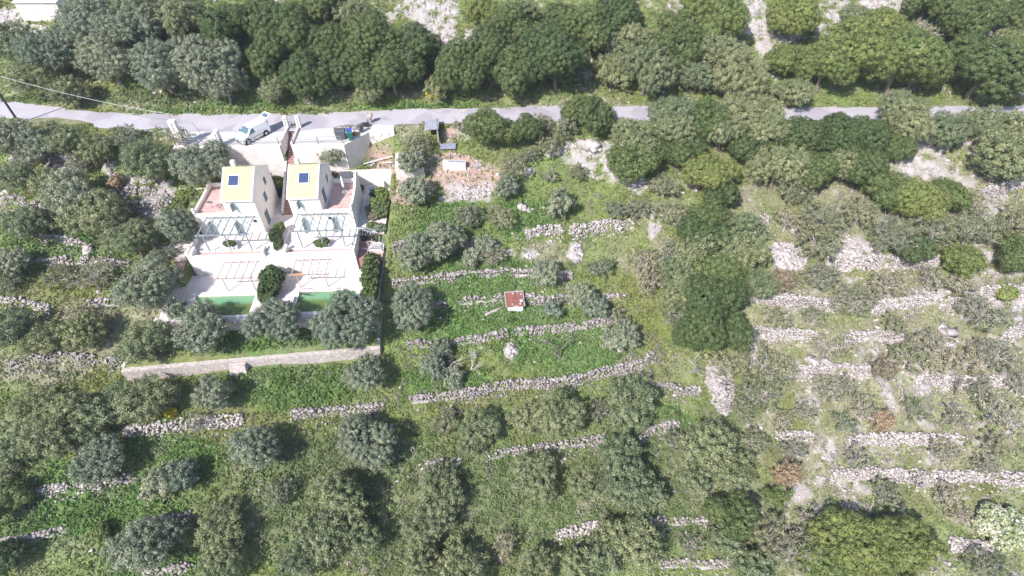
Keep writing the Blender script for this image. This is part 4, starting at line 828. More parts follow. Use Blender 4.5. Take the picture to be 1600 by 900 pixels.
lone(LB().prism([(-14.6,12.3),(-13.5,9.8),(-12.2,9.6),(-9.9,9.6),(-9.9,13.1),(-13.5,13.1)], -4.6, -3.55), 'upper_patio', M['tile_pale'], (-12,11,-3.6), 'white paved patch under the big round olive', None, None, 'structure')
# ---- steps between the villas
def stairs(u0, u1, v_top, v_bot, z_top, z_bot, n, label, mat='step', flip=False):
    o = ((u0+u1)/2, v_bot, z_bot); b = LB(); nose = LB()
    for i in range(n):
        va = v_top + (v_bot-v_top)*i/n; vb = v_top + (v_bot-v_top)*(i+1)/n; z = z_top + (z_bot-z_top)*(i+1)/n
        b.box(u0, u1, min(va, vb), max(va, vb), z_bot-0.4, z)
        nose.box(u0+.01, u1-.01, vb-0.03 if vb < va else vb-0.02, vb+0.04 if vb < va else vb+0.03, z-0.02, z+0.012)
    root = site('garden_stairs', *o, label, 'stairs'); b.at('treads', M[mat], root, o); nose.at('nosing', M['tile_pink'], root, o)
stairs(-0.7, 0.28, 17.4, 6.95, 0.0, -5.8, 36, 'long reddish flight of steps between the two villas')
stairs(9.0, 10.2, -0.3, 2.2, -8.3, -6.4, 11, 'reddish steps beside the shaded side wall of the second villa')
# left stair with stone landing
b = LB(); b.prism([(-14.2,0.9),(-11.6,0.9),(-10.9,1.9),(-9.6,1.5),(-9.6,2.6),(-12.4,2.7),(-14.2,2.2)], -8.6, -6.35)
lone(b, 'stone_path', M['tile_pale'], (-12,1.8,-6.3), 'stone paved path to the left of the first villa', None, None, 'structure')
b = LB(); ring = [(-11.1+0.85*math.cos(t*math.pi/3+0.3), 0.85+0.85*math.sin(t*math.pi/3+0.3)) for t in range(6)]; b.prism(ring, -8.6, -6.3)
lone(b, 'stair_landing', M['masonry'], (-11.1,0.85,-6.3), 'hexagonal stone stair landing left of the villas', 'stair landing')
stairs(-11.65, -10.55, 0.1, -2.6, -6.4, -8.3, 10, 'pinkish steps going down to the left pool patio', 'tile_pink')
b = LB()
for i in range(5): b.slab([(-10.6+i*.22,0.55),(-10.38+i*.22,0.55),(-10.38+i*.22,1.6),(-10.6+i*.22,1.6)], [-8.6]*4, [-6.25+i*.09]*4)
lone(b, 'side_steps', M['tile_pale'], (-10,1,-6), 'pale steps from the landing up to the first villa terrace', 'stairs')
# right landing below the dark railings
b = LB(); b.prism([(9.1,2.4),(10.3,3.0),(12.0,2.2),(12.0,0.9),(10.4,1.0),(9.1,1.6)], -8.6, -6.75)
lone(b, 'side_landing', M['tile_pale'], (10.5,2,-6.8), 'pale paved landing right of the second villa terrace', 'stair landing')
b = LB()
for i in range(6): b.box(10.25+i*.28, 10.53+i*.28, 0.0, 1.1, -8.6, -8.1+i*.22)
lone(b, 'side_steps', M['tile_pink'], (11,.5,-7.5), 'pinkish steps at the right corner of the terrace', 'stairs')
b = LB()
for i in range(6):
    b.bar((9.3+i*.33, 3.15-.14*i, -6.7), (9.3+i*.33, 3.15-.14*i, -5.3), .13)
root = site('timber_fence', 10, 3, -6, 'row of dark posts with sloping rails right of the terrace', 'fence'); b.at('posts', M['dark'], root, (10,3,-6))
b = LB(); b.bar((9.2,3.2,-5.3),(11.1,2.4,-5.35),.12); b.bar((9.2,3.5,-5.2),(11.2,2.7,-5.2),.1); b.at('rails', M['metal'], root, (10,3,-6))

# ---- the villas
def villa(s, u_in, dv, label, hang):
    """s=+1: balcony on the right; u_in: inner wall; mirrored otherwise"""
    U = lambda a: u_in + s*a
    v0 = 3.65+dv; v1 = 10.15+dv; wU = 3.5; wG = 6.85 if s > 0 else 7.4; vg = 9.5+dv; zf = -5.8; ze = -0.85; zr = 1.08; zg = -3.1; vm = (v0+v1)/2
    o = (U(wU/2), vm, zf); root = site('villa', *o, label, 'villa', 'twin white villas')
    X = lambda a, b: (min(U(a), U(b)), max(U(a), U(b)))
    # walls: gabled upper house
    x0, x1 = X(0, wU); b = LB(); b.prism([(v0,-6.0),(v1,-6.0),(v1,ze),(vm,zr-0.06),(v0,ze)], x0, x1, 'x'); b.at('wall', M['plaster'], root, o)
    g0, g1 = X(wU+0.002, wG); b = LB(); b.box(g0, g1, v0+.02, vg, -6.0, zg-0.02); b.at('ground_floor_wall', M['plaster'], root, o)
    b = LB(); b.box(g0+.2, g1-.2, v0+.25, vg-.2, zg-0.03, zg+0.02); b.at('balcony_floor', M['tile_pink'], root, o)
    # roof slopes and white verges
    rf = LB(); t = 0.09
    for a, c in ((v0-0.22, -1), (v1+0.22, 1)):
        zz = ze + (zr-ze)*(-0.22)/(vm-v0)
        p = [(x0+.12,a),(x1-.12,a),(x1-.12,vm),(x0+.12,vm)] if c < 0 else [(x0+.12,vm),(x1-.12,vm),(x1-.12,a),(x0+.12,a)]
        zs = [zz,zz,zr,zr] if c < 0 else [zr,zr,zz,zz]; rf.slab(p, [q+.01 for q in zs], [q+.10 for q in zs])
        n = 22                    # tile ribs down the slope
        for k in range(n):
            x = x0+.2+(x1-x0-.4)*k/(n-1); rf.bar((x, a, zz+.12), (x, vm, zr+.12), .085, .07)
    rf.at('roof', M['roof'], root, o)
    vb = LB()
    for x in (x0-.03, x1-.17):
        for a in (v0-.25, v1+.25):
            zz = ze + (zr-ze)*(-0.25)/(vm-v0); P = [(x,a),(x+.2,a),(x+.2,vm),(x,vm)] if a < vm else [(x,vm),(x+.2,vm),(x+.2,a),(x,a)]
            zs = [zz,zz,zr,zr] if a < vm else [zr,zr,zz,zz]; vb.slab(P, [q-.03 for q in zs], [q+.2 for q in zs])
    vb.box(x0-.02, x1+.02, v0-.34, v0-.22, ze-.16, ze-.02); vb.at('roof_verge', M['plaster'], root, o)
    # skylight
    def on(v): return ze + (zr-ze)*(v-v0)/(vm-v0) + .16
    cx = x0 + (0.37 if s < 0 else 0.52)*(x1-x0); sk = LB(); va, vb_ = v0+1.15, v0+2.35; sk.slab([(cx-.62,va),(cx+.62,va),(cx+.62,vb_),(cx-.62,vb_)], [on(va)]*2+[on(vb_)]*2, [on(va)+.09]*2+[on(vb_)+.09]*2)
    skf = sk.at('skylight', M['plaster'], root, o); sk = LB(); va += .09; vb_ -= .09; sk.slab([(cx-.54,va),(cx+.54,va),(cx+.54,vb_),(cx-.54,vb_)], [on(va)+.05]*2+[on(vb_)+.05]*2, [on(va)+.105]*2+[on(vb_)+.105]*2); sk.at('pane', M['skylight'], skf, o)
    # windows and doors on the front
    def opening(nm, ua, ub, za, zb, glass='shutter', yf=None, leaf=True):
        y = yf if yf is not None else v0; a, c = X(ua, ub); fr = LB()
        fr.box(a-.07, a, y-.05, y+.02, za, zb+.07); fr.box(c, c+.07, y-.05, y+.02, za, zb+.07); fr.box(a, c, y-.05, y+.02, zb, zb+.07)
        w_ = fr.at(nm, M['plaster'], root, o); pn = LB(); pn.box(a, c, y-.02, y+.02, za, zb); pn.at('pane', M[glass], w_, o)
        mu = LB(); mu.box((a+c)/2-.03, (a+c)/2+.03, y-.035, y-.021, za, zb); mu.box(a, c, y-.035, y-.021, (za+zb)/2-.03, (za+zb)/2+.03); mu.at('mullion', M['plaster'], w_, o)
        if leaf: lf = LB(); lf.add([(a-.02,y-.05,za),(a-.12,y-.62,za),(a-.12,y-.62,zb),(a-.02,y-.05,zb),(a-.06,y-.05,za),(a-.16,y-.62,za),(a-.16,y-.62,zb),(a-.06,y-.05,zb)], [(0,1,2,3),(7,6,5,4),(1,5,6,2),(0,4,5,1),(3,2,6,7),(0,3,7,4)]); lf.at('shutter', M['metal'], w_, o)
    if s < 0:
        opening('window', 1.5, 2.35, -2.3, -1.25); opening('door', 1.75, 2.75, -5.75, -3.8); opening('door', 4.75, 5.8, -5.75, -3.8, yf=v0+.02)
    else:
        opening('window', 1.2, 2.0, -2.3, -1.25); opening('door', 1.1, 2.1, -5.75, -3.8); opening('door', 4.6, 5.6, -5.75, -3.8, yf=v0+.02)
    # gable side facing east
    xe = x1 + (0.0)
    def side_open(nm, va, vb2, za, zb, arch=False):
        fr = LB(); fr.box(xe-.02, xe+.05, va-.1, va, za-.08, zb+.1); fr.box(xe-.02, xe+.05, vb2, vb2+.1, za-.08, zb+.1); fr.box(xe-.02, xe+.05, va, vb2, zb, zb+.1); fr.box(xe-.02, xe+.08, va, vb2, za-.08, za)
        w_ = fr.at(nm, M['plaster'], root, o); pn = LB(); pn.box(xe-.02, xe+.02, va, vb2, za, zb); pn.at('pane', M['glass'], w_, o)
    side_open('window', vm+.75, vm+1.45, -1.9, -0.95)
    if s > 0: side_open('door', v0+1.3, v0+2.4, -3.02, -1.15)
    else: side_open('window', v0+2.6, v0+3.5, -3.4, -2.2); side_open('door', v0+1.2, v0+2.3, -5.75, -3.9)
    # balcony parapet: curb in front, swooping side wall, back wall and corner pillar
    pr = LB(); pr.box(g0, g1, v0+.02, v0+.24, zg-.019, zg+.22)
    a, c = (U(wG)-.24, U(wG)) if s > 0 else (U(wG), U(wG)+.24)
    prof = [(v0+.02,zg-.02),(v0+.02,zg+.75),(v0+.3,zg+.75),(v0+.6,zg+.55),(v0+1.6,zg+.5),(v0+3.2,zg+.75),(v0+4.4,zg+1.25),(v0+4.9,zg+1.75),(vg,zg+1.75),(vg,zg-.02)] if s > 0 else [(v0+.02,zg-.02),(v0+.02,zg+.9),(v0+.28,zg+.9),(v0+.5,zg+.45),(v0+2.6,zg+.45),(v0+4.8,zg+.5),(v0+5.3,zg+.75),(vg-.3,zg+.8),(vg,zg+.95),(vg,zg-.02)]
    n = len(prof)
    for i in range(1, n-2): pr.add([(a,prof[i][0],zg-.018),(c,prof[i][0],zg-.018),(c,prof[i+1][0],zg-.018),(a,prof[i+1][0],zg-.018),(a,prof[i][0],prof[i][1]),(c,prof[i][0],prof[i][1]),(c,prof[i+1][0],prof[i+1][1]),(a,prof[i+1][0],prof[i+1][1])], [(0,3,2,1),(4,5,6,7),(0,1,5,4),(1,2,6,5),(2,3,7,6),(3,0,4,7)])
    pr.box(g0+.245, g1-.245, vg-.2, vg, zg-.018, zg+.55); pr.at('parapet', M['plaster'], root, o)
    for k, (uu, vv) in enumerate(hang): LB().box(U(uu)-.16, U(uu)+.16, v0-.10, v0-.003, vv, vv+.28).at('wall_lamp', M['dark'], root, o)
    ch = LB(); ch.box(x0+.3, x0+.75, vm+1.2, vm+1.65, 0.2, 1.15); ch.at('chimney', M['plaster'], root, o)
    return root
villa(-1, -1.95, 0.0, 'left white villa with ochre roof and balcony on its left', [(0.7,-4.1)])
villa(+1, 1.82, 0.15, 'right white villa with ochre roof and balcony on its right', [(4.1,-4.1)])
# ---- pergolas
def pergola(u0, u1, v_in, v_out, z, zfl, nb, nposts, mat, label, th=0.08, extra=0.3):
    o = ((u0+u1)/2, v_out, zfl); root = site('pergola', *o, label, 'pergola', 'slender pergolas of the villas')
    b = LB(); b.bar((u0-.3,v_out,z), (u1+.3,v_out,z), th*1.3); b.at('front_beam', M[mat], root, o)
    b = LB(); b.bar((u0,v_in-.06,z+.02), (u1,v_in-.06,z+.02), th); b.at('wall_beam', M[mat], root, o)
    for i in range(nb):
        x = u0+(u1-u0)*i/(nb-1); LB().bar((x,v_in-.02,z+.09), (x,v_out-extra*.4,z+.09), th*.8, th).at('rafter', M[mat], root, o)
    for i in range(nposts):
        x = u0+.5+(u1-u0-.6)*i/max(nposts-1, 1); LB().bar((x,v_out,zfl), (x,v_out,z-.03), th).at('post', M[mat], root, o)
pergola(-7.9,-2.55,3.65,.45,-3.35,-5.8,7,3,'metal','grey steel pergola over the first villa doors',.11)
pergola(2.5,7.95,3.7,.62,-3.25,-5.8,7,3,'metal','grey steel pergola over the second villa doors',.11)
pergola(-5.6,-1.95,-.72,-3.4,-6.35,-8.3,5,2,'rustmetal','thin brown pergola over the deck by the first pool',.085)
pergola(2.4,6.1,-.68,-3.2,-6.35,-8.3,5,2,'rustmetal','thin brown pergola over the deck by the second pool',.085)
# terrace trough walls, pillars
for u0, u1, v, lab in ((-9.2,-8.9,.0,'white end pillar at the left of the first terrace edge'),(-1.3,-1.0,.0,'white end pillar at the right of the first terrace edge'),(1.15,1.45,.05,'white end pillar at the left of the second terrace edge')):
    lone(LB().box(u0, u1, v-.62, v+.55, -5.79, -5.05), 'terrace_pillar', M['plaster'], (u0,v,-5.8), lab, 'pillar', 'white pillars of the terrace edge')
for u0, u1, lab in ((-8.6,-1.5,'paved gutter strip along the first terrace edge'),(1.6,8.5,'paved gutter strip along the second terrace edge')):
    lone(LB().box(u0, u1, -.33, .38, -5.795, -5.78), 'planting_strip', M['tile_pink'], (u0,0,-5.8), lab, 'paving strip', 'pinkish strips along the terrace edges')
    lone(LB().box(u0, u1, .4, .5, -5.795, -5.6), 'kerb', M['plaster'], (u0,.45,-5.8), lab.replace('paved gutter strip', 'thin white kerb'), 'kerb', 'thin kerbs along the terrace edges')
# ---- pools
def pool(a, b_, c, d, label):
    o = ((a+b_)/2, (c+d)/2, -8.3); root = site('swimming_pool', *o, label, 'pool', 'green swimming pools')
    s = LB(); s.box(a-.2,a,c-.2,d+.2,-10.2,-8.3+.03); s.box(b_,b_+.2,c-.2,d+.2,-10.2,-8.3+.03); s.box(a,b_,d,d+.2,-10.2,-8.3+.03); s.box(a-.2,b_+.2,c-.3,c,-10.2,-8.27); s.at('shell', M['plaster'], root, o)
    s = LB(); s.box(a+.003,b_-.003,c+.003,d-.003,-10.1,-9.9); s.at('floor', M['pool_green'], root, o)
    s = LB(); s.box(a+.004,b_-.004,d-.8,d-.004,-9.89,-8.62); s.at('bench', M['pool_tile'], root, o)
    s = LB()
    for k in range(4): s.box(a+.01, a+1.3-.28*k, d-1.9, d-.91, -9.88, -9.7+.25*k)
    s.at('pool_steps', M['pool_tile'], root, o)
    s = LB(); s.add([(a+.005,c+.005,-8.44),(b_-.005,c+.005,-8.44),(b_-.005,d-.005,-8.44),(a+.005,d-.005,-8.44)], [(0,1,2,3)]); s.at('water', M['water'], root, o)
pool(*P1, 'left swimming pool with green water and corner steps'); pool(*P2, 'right swimming pool with darker green water')
# ---- railings on the parking edge
def railing(pts, z, label, mat='dark', h=0.95, nr=3, step=1.6, group='thin railings'):
    o = (pts[0][0], pts[0][1], z); root = site('railing', *o, label, 'railing', group); r_ = LB()
    for p, q in zip(pts[:-1], pts[1:]):
        for k in range(nr): r_.bar((p[0],p[1],z+h*(k+1)/nr), (q[0],q[1],z+h*(k+1)/nr), .045)
        L = math.dist(p, q); m_ = max(1, int(L/step))
        for i in range(m_+1): f = i/m_; LB().bar((p[0]+(q[0]-p[0])*f, p[1]+(q[1]-p[1])*f, z), (p[0]+(q[0]-p[0])*f, p[1]+(q[1]-p[1])*f, z+h), .06).at('post', M[mat], root, o)
    r_.at('rail', M['metal'], root, o)
railing([(-7.9,13.5),(-1.1,13.5)], 0, 'thin railing on the parking edge left of the steps', step=3.3)
railing([(0.6,13.5),(6.7,13.5)], 0, 'thin railing on the parking edge right of the steps', step=3)
railing([(-13.6,13.6),(-8.2,13.5)], 0, 'thin railing between the two tall white piers', step=2.7)
railing([(-.85,17.35),(.25,17.35)], 0, 'short dark gate railing at the head of the steps', step=.55)
railing([(-9.4,2.7),(-9.4,.5)], -5.8, 'thin railing on the left end of the first terrace', step=1.1)
railing([(8.85,.2),(8.85,3.0)], -5.8, 'thin railing on the right end of the second terrace', step=1.2)
railing([(-12.1,.7),(-12.1,2.3),(-9.7,3.0)], -6.35, 'thin railing round the stone stair landing', step=1.2)
railing([(10.2,1.1),(11.9,.9),(11.9,2.3)], -6.75, 'thin railing round the pale landing at right', step=1.1)
railing([(.5,7.0),(.5,12.9)], -5.6, 'dark handrail line beside the long steps', nr=1, step=5.8)
# piers with openings
def pier(u, v, du, dv, h, zb, label):
    o = (u, v, zb); root = site('pier', *o, label, 'pier', 'white piers of the parking'); b = LB(); b.box(u-du,u+du,v-dv,v+dv,zb,h,0.03); b.at('shaft', M['plaster'], root, o)
    for k in range(4): LB().box(u-.07,u+.07,v-dv-.02,v-dv+.02+.03,h-.25-.28*k-.12,h-.25-.28*k).at('slot', M['dark'], root, o)
pier(-13.0,14.0,.42,.34,3.3,-3.5,'tallest white pier at the left end of the parking'); pier(-8.2,13.6,.26,.42,2.0,-.5,'white slotted pier at the parking edge left of the van')
pier(-1.05,17.55,.26,.26,1.6,0,'left white slotted pier at the head of the steps'); pier(.5,17.55,.26,.26,1.6,0,'right white slotted pier at the head of the steps')

# ---- van with raised tailgate
def van():
    p0 = at(391,225,0); p1 = at(416,212,0); d = (p1-p0)[:2]; wheel_mid = (p0+p1)[:2]/2; a = math.atan2(d[1], d[0])
    nrm = np.array([math.sin(a), -math.cos(a)]); c = wheel_mid - nrm*0.84
    root = empty('delivery_van', (c[0], c[1], 0.0), a, 'white panel van with raised tailgate parked on the apron', 'van')
    # x forward is towards -x (front at -2.05), rear +2.05
    st = [(-2.05,.30,.72,.74,.62,.72),(-1.98,.28,.84,.82,.74,.84),(-1.35,.28,.86,1.0,.76,1.02),(-1.08,.28,.86,1.06,.76,1.12),(-.42,.28,.87,1.08,.68,1.76),(-.1,.28,.87,1.08,.70,1.84),(1.7,.28,.87,1.08,.72,1.84),(1.98,.30,.86,1.06,.70,1.76),(2.06,.34,.82,1.0,.68,1.1)]
    V = []; F = []
    for x, zb, wb, zm, wt, zt in st: V += [(x,-wb,zb),(x,-wb,zm),(x,-wt,zt-.07),(x,-wt+.12,zt),(x,wt-.12,zt),(x,wt,zt-.07),(x,wb,zm),(x,wb,zb)]
    for i in range(len(st)-1):
        for k in range(8): F.append((i*8+k, i*8+(k+1)%8, (i+1)*8+(k+1)%8, (i+1)*8+k))
    F += [tuple(range(8))[::-1], tuple(range(len(st)*8-8, len(st)*8))]
    b = MB(); b.add(V, F); b.build('body', M['whitepaint'], root, bevel=0.03)
    w = MB(); w.add([(-1.06,-.66,1.15),(-1.06,.66,1.15),(-.46,.58,1.72),(-.46,-.58,1.72),(-1.09,-.66,1.17),(-1.09,.66,1.17),(-.49,.58,1.745),(-.49,-.58,1.745)], [(0,1,2,3),(7,6,5,4),(0,4,5,1),(1,5,6,2),(2,6,7,3),(3,7,4,0)]); w.build('windscreen', M['glass'], root)
    for s in (-1, 1):
        w = MB(); w.add([(-.92,s*.875,1.12),(-.05,s*.875,1.12),(-.12,s*.735,1.66),(-.48,s*.735,1.62),(-.92,s*.86,1.12),(-.05,s*.86,1.12),(-.12,s*.72,1.66),(-.48,s*.72,1.62)], [(0,1,2,3),(7,6,5,4),(0,4,5,1),(1,5,6,2),(2,6,7,3),(3,7,4,0)]); w.build('side_window', M['glass'], root)
        MB().box(-.98,-.88,s*.9-.06,s*.9+.10*s+.06,1.08,1.26).build('mirror', M['dark'], root)
        MB().box(-2.065,-1.93,s*.62-.14,s*.62+.14,.62,.78).build('headlight', M['glass'], root)
        MB().box(-.9,1.0,s*.868-.015,s*.868+.015,.52,.60).build('rub_strip', M['bluegrey'], root)
        for x in (-1.32, 1.28):
            arch = MB(); arch.prism([(x+.42*math.cos(t), .34+.42*math.sin(t)) for t in np.linspace(0, 2*math.pi, 20, endpoint=False)], s*.872-.01, s*.872+.012, 'y'); arch.build('wheel_arch', M['rubber'], root)
            wh = MB(); wh.prism([(x+.32*math.cos(t), .32+.32*math.sin(t)) for t in np.linspace(0, 2*math.pi, 20, endpoint=False)], s*.80-.1, s*.80+.1, 'y'); wo_ = wh.build('wheel', M['rubber'], root)
            hb = MB(); hb.prism([(x+.19*math.cos(t), .32+.19*math.sin(t)) for t in np.linspace(0, 2*math.pi, 14, endpoint=False)], s*.9-.01, s*.9+.02, 'y'); hb.build('hubcap', M['hub'], wo_)
    MB().box(-2.12,-2.0,-.8,.8,.30,.46).build('bumper', M['bluegrey'], root, bevel=.03)
    MB().box(-2.06,-2.04,-.45,.45,.55,.68).build('grille', M['dark'], root)
    MB().box(2.03,2.10,-.66,.66,.5,1.7).build('load_opening', M['dark'], root)
    t = MB(); t.add([(2.0,-.66,1.80),(2.0,.66,1.80),(2.85,.62,2.12),(2.85,-.62,2.12),(2.0,-.66,1.86),(2.0,.66,1.86),(2.85,.62,2.18),(2.85,-.62,2.18)], [(3,2,1,0),(4,5,6,7),(0,1,5,4),(1,2,6,5),(2,3,7,6),(3,0,4,7)]); tg = t.build('tailgate', M['whitepaint'], root)
    MB().add([(2.15,-.5,1.925),(2.15,.5,1.925),(2.65,.48,2.11),(2.65,-.48,2.11)], [(0,1,2,3)]).build('rear_glass', M['glass'], tg)
van()
# ---- bins and clutter by the parking
def bin_(u, v, w, d, h, mat, label, rz=0, lid=True):
    o = (u, v, 0); root = site('waste_bin', *o, label, 'waste bin', 'waste bins by the parking', rz); b = MB(); b.add([(-w*.43,-d*.43,.08),(w*.43,-d*.43,.08),(w*.43,d*.43,.08),(-w*.43,d*.43,.08),(-w/2,-d/2,h),(w/2,-d/2,h),(w/2,d/2,h),(-w/2,d/2,h)], [(3,2,1,0),(4,5,6,7),(0,1,5,4),(1,2,6,5),(2,3,7,6),(3,0,4,7)]); b.build('body', M[mat], root, bevel=.03)
    l = MB(); l.prism([(-d/2-.04,h+.005),(d/2+.04,h+.005),(d/2,h+.12),(0,h+.2),(-d/2,h+.12)], -w/2-.03, w/2+.03, 'x'); l.build('lid', M[mat if lid else 'brown'], root, bevel=.02)
    for x in (-w*.35, w*.35): MB().tube([(x-.04,d*.35,.1),(x+.04,d*.35,.1)], .1, 10).build('wheel', M['rubber'], root)
bin_(6.3,14.6,1.25,.85,1.1,'bluegrey','dark grey wheeled container beside the parking railing',.05)
bin_(7.35,14.85,.6,.6,1.0,'blue','blue wheeled bin between the grey container and the bags',.4)
bin_(7.55,14.2,.55,.55,.95,'greenbin','green bin at the edge of the diagonal wall',.3)
bin_(8.6,16.0,.5,.5,.95,'bluegrey','small dark bin at the corner of the diagonal wall',.7)
def sack(u, v, s, mat, label, name='cardboard_box', cat='box'):
    r = np.random.default_rng(int(u*10)); o = link(name, stones_mesh(name, np.array([[0,0,s*.4],[s*.5,.1,s*.35],[.1,s*.4,s*.5]]), [s,s*.8,s*.7], r), M[mat]); o.location = W(u, v, 0.0); tag(o, label, cat)
sack(8.0,15.3,.45,'brown','brown cardboard heap beside the blue bin'); sack(7.6,15.7,.35,'cloth','pale bag on the concrete behind the bins','rubbish_bag','bag')
b = MB(); b.tube([(0,0,0),(0,0,.42)], [.34,.38], 14); b.tube([(0,0,.422),(0,0,.43)], [.3,.3], 14); o = b.build('metal_tub', M['planks']); o.location = W(5.6,16.0,0); tag(o, 'round grey tub among the rubble by the road', 'tub')
root = empty('cement_mixer', at(578,192,0.0), .4, 'small cement mixer standing by the road edge', 'cement mixer')
MB().tube([(0,0,.55),(0.05,0,.8),(.3,0,1.1),(.42,0,1.25)], [.22,.36,.3,.18], 12).build('drum', M['planks'], root)
fb = MB(); fb.bar((-.4,-.3,0),(0,0,.9),.05); fb.bar((-.4,.3,0),(0,0,.9),.05); fb.bar((.4,-.3,0),(0,0,.9),.05); fb.bar((.4,.3,0),(0,0,.9),.05); fb.bar((0,0,.8),(-.1,.0,1.5),.05); fb.build('frame', M['dark'], root)
b = MB(); b.tube([(-.35,-.2,.3),(.35,.1,.35)], .05); b.box(-.5,.4,-.3,.3,.25,.45); b.tube([(-.6,0,.16),(-.6,.06,.16)], .16, 12); b.bar((-.5,.2,.3),(.9,.25,.5),.04); b.bar((-.5,-.2,.3),(.9,-.25,.5),.04); o = b.build('wheelbarrow', M['dark']); o.location = at(572,198,0.02); tag(o, 'dark wheelbarrow next to the cement mixer', 'wheelbarrow')
# ---- balcony and garden things
def dish(u, v, z, label, mat='metal', tilt=0.8, rz=0.0):
    root = site('satellite_dish', u, v, z, label, 'satellite dish', 'satellite dishes on the balconies', rz); MB().tube([(0,0,0),(0,0,.85)], .03, 6).build('mast', M['metal'], root)
    b = MB(); n = 14; V = []; F = []
    for i, rr in enumerate((0.02,.16,.30,.38)):
        for k in range(n): t = 2*math.pi*k/n; V.append((rr*math.cos(t), -.3*rr*rr*3+.02, rr*math.sin(t)))
    for i in range(3):
        for k in range(n): F.append((i*n+k, i*n+(k+1)%n, (i+1)*n+(k+1)%n, (i+1)*n+k))
    F.append(tuple(range(n))); V = [(x, y*math.cos(tilt)-zz*math.sin(tilt)*-1*0-zz*.5, zz*.8+.85+y*.5) for x, y, zz in V]; b.add(V, F); b.build('reflector', M[mat], root); MB().bar((0,.05,.8),(0,-.45,.75),.03).build('arm', M['metal'], root)
dish(-7.7,5.2,-3.08,'grey satellite dish on the left villa balcony'); dish(7.5,6.6,-3.08,'white satellite dish on the right villa balcony','cloth',rz=.4)
root = site('folded_parasol', 7.2, 7.6, -3.08, 'white folded parasol standing on the right villa balcony', 'parasol'); MB().tube([(0,0,0),(0,0,2.3)], .035, 6).build('pole', M['metal'], root); MB().tube([(0,0,.75),(0,0,1.2),(0,0,1.9),(0,0,2.3)], [.13,.16,.12,.03], 8).build('canopy', M['cloth'], root); MB().box(-.25,.25,-.25,.25,0,.1).build('base', M['concrete'], root)
root = site('folding_table', -6.5, 5.0, -3.08, 'small dark rack on the left villa balcony', 'rack'); b = MB(); b.bar((-.6,0,.3),(.7,.1,.34),.04); b.bar((-.1,-.4,.3),(0,.5,.34),.04); b.build('top_bar', M['bluegrey'], root); b = MB(); b.bar((-.4,0,0),(-.4,0,.3),.04); b.bar((.5,.1,0),(.5,.1,.3),.04); b.bar((0,-.3,0),(0,-.3,.3),.04); b.build('leg', M['bluegrey'], root)
root = site('barbecue', 9.9, 9.6, -5.79, 'round dark covered barbecue in the shaded side yard', 'barbecue'); MB().tube([(0,0,.6),(0,0,.75),(0,0,.95),(0,0,1.1)], [.25,.42,.4,.12], 14).build('bowl', M['dark'], root)
b = MB(); b.bar((-.3,-.2,0),(-.1,0,.7),.05); b.bar((.3,-.2,0),(.1,0,.7),.05); b.bar((0,.3,0),(0,.1,.7),.05); b.build('stand', M['dark'], root)
root = site('water_tank', 9.8, 10.9, -5.79, 'pale blue water tank behind the barbecue', 'tank'); MB().tube([(0,0,0),(0,0,1.0),(0,0,1.15)], [.5,.5,.2], 16).build('barrel', M['corrug'], root)
root = site('sun_lounger', -.3, -1.7, -8.29, 'blue sun lounger with pale frame between the pergolas', 'lounger'); MB().box(-.5,.5,-.3,.3,.28,.38).build('mattress', M['blue'], root); b = MB(); b.bar((-.8,-.35,.24),(.9,-.35,.24),.05); b.bar((-.8,.35,.24),(.9,.35,.24),.05)
b.build('frame', M['cloth'], root)
for x in (-.7, .8):
    for y in (-.35, .35): MB().bar((x,y,0),(x,y,.22),.05).build('leg', M['cloth'], root)
root = site('swing_seat', 4.0, -4.2, -8.29, 'half round hoop chair frame beside the second pool', 'chair'); MB().tube([(.75*math.cos(t)-.2, .5*math.sin(t), .35) for t in np.linspace(0, math.pi*1.9, 18)], .025, 6).build('hoop', M['dark'], root)
MB().tube([(-.75,0,.1),(-.3,-.35,.14),(.3,-.35,.14)], .05, 6).build('rocker', M['dark'], root)
lone(LB().bar((2.5,-3.25,-6.24),(3.9,-3.25,-6.24),.14,.1), 'orange_cloth', M['orange'], (3,-3.2,-6.2), 'orange cloth laid over the end of the pool pergola', 'cloth')
root = site('garden_table', 2.4, -5.6, -8.29, 'white table with dark things at the pool edge', 'table'); MB().box(-.45,.45,-.4,.4,.66,.72).build('top', M['cloth'], root)
for x in (-.38, .38):
    for y in (-.33, .33): MB().bar((x,y,0),(x,y,.66),.05).build('leg', M['cloth'], root)
# planters and bushes in the compound
def bush(u, v, z, R, mk, label, sx=1.0, sy=1.0, hz=1.0, name='garden_bush', style='bush', hc0=None):
    si = int(np.argmin([abs(math.log(R/s)) for s in SIZES])); me, tme, hc = proto(style, si, int(abs(u*7+v*3)) % 2); s = R/SIZES[si]
    root = site(name, u, v, z, label, 'hedge' if name == 'hedge' else 'bush', None); root.scale = (s*sx, s*sy, s*hz); key = (me.name, mk)
    if key not in PROTO:
        m2 = me if not me.materials else me.copy(); m2.materials.clear(); m2.materials.append(M[mk]); PROTO[key] = m2
    if not tme.materials: tme.materials.append(M['bark'])
    c = link('foliage', PROTO[key], None, root); c.location = (0, 0, hc); t = link('stem', tme, None, root); t.location = (0, 0, hc)
bush(-.2,3.4,-5.8,.75,'bush','green bush at the upper end of the narrow planter',.8,1.0,1.1); bush(-.25,1.9,-5.8,.8,'hedge','dark hedge bush in the narrow planter between villas',.7,1.5,1.1); bush(.25,1.0,-5.8,.6,'hedge','rounded dark bush at the lower end of the narrow planter',.8,1.4,1)
lone(LB().box(-.95,.75,-.1,4.3,-5.9,-5.55), 'planter', M['plaster'], (0,2,-5.8), 'narrow white planter bed between the villa terraces', 'planter')
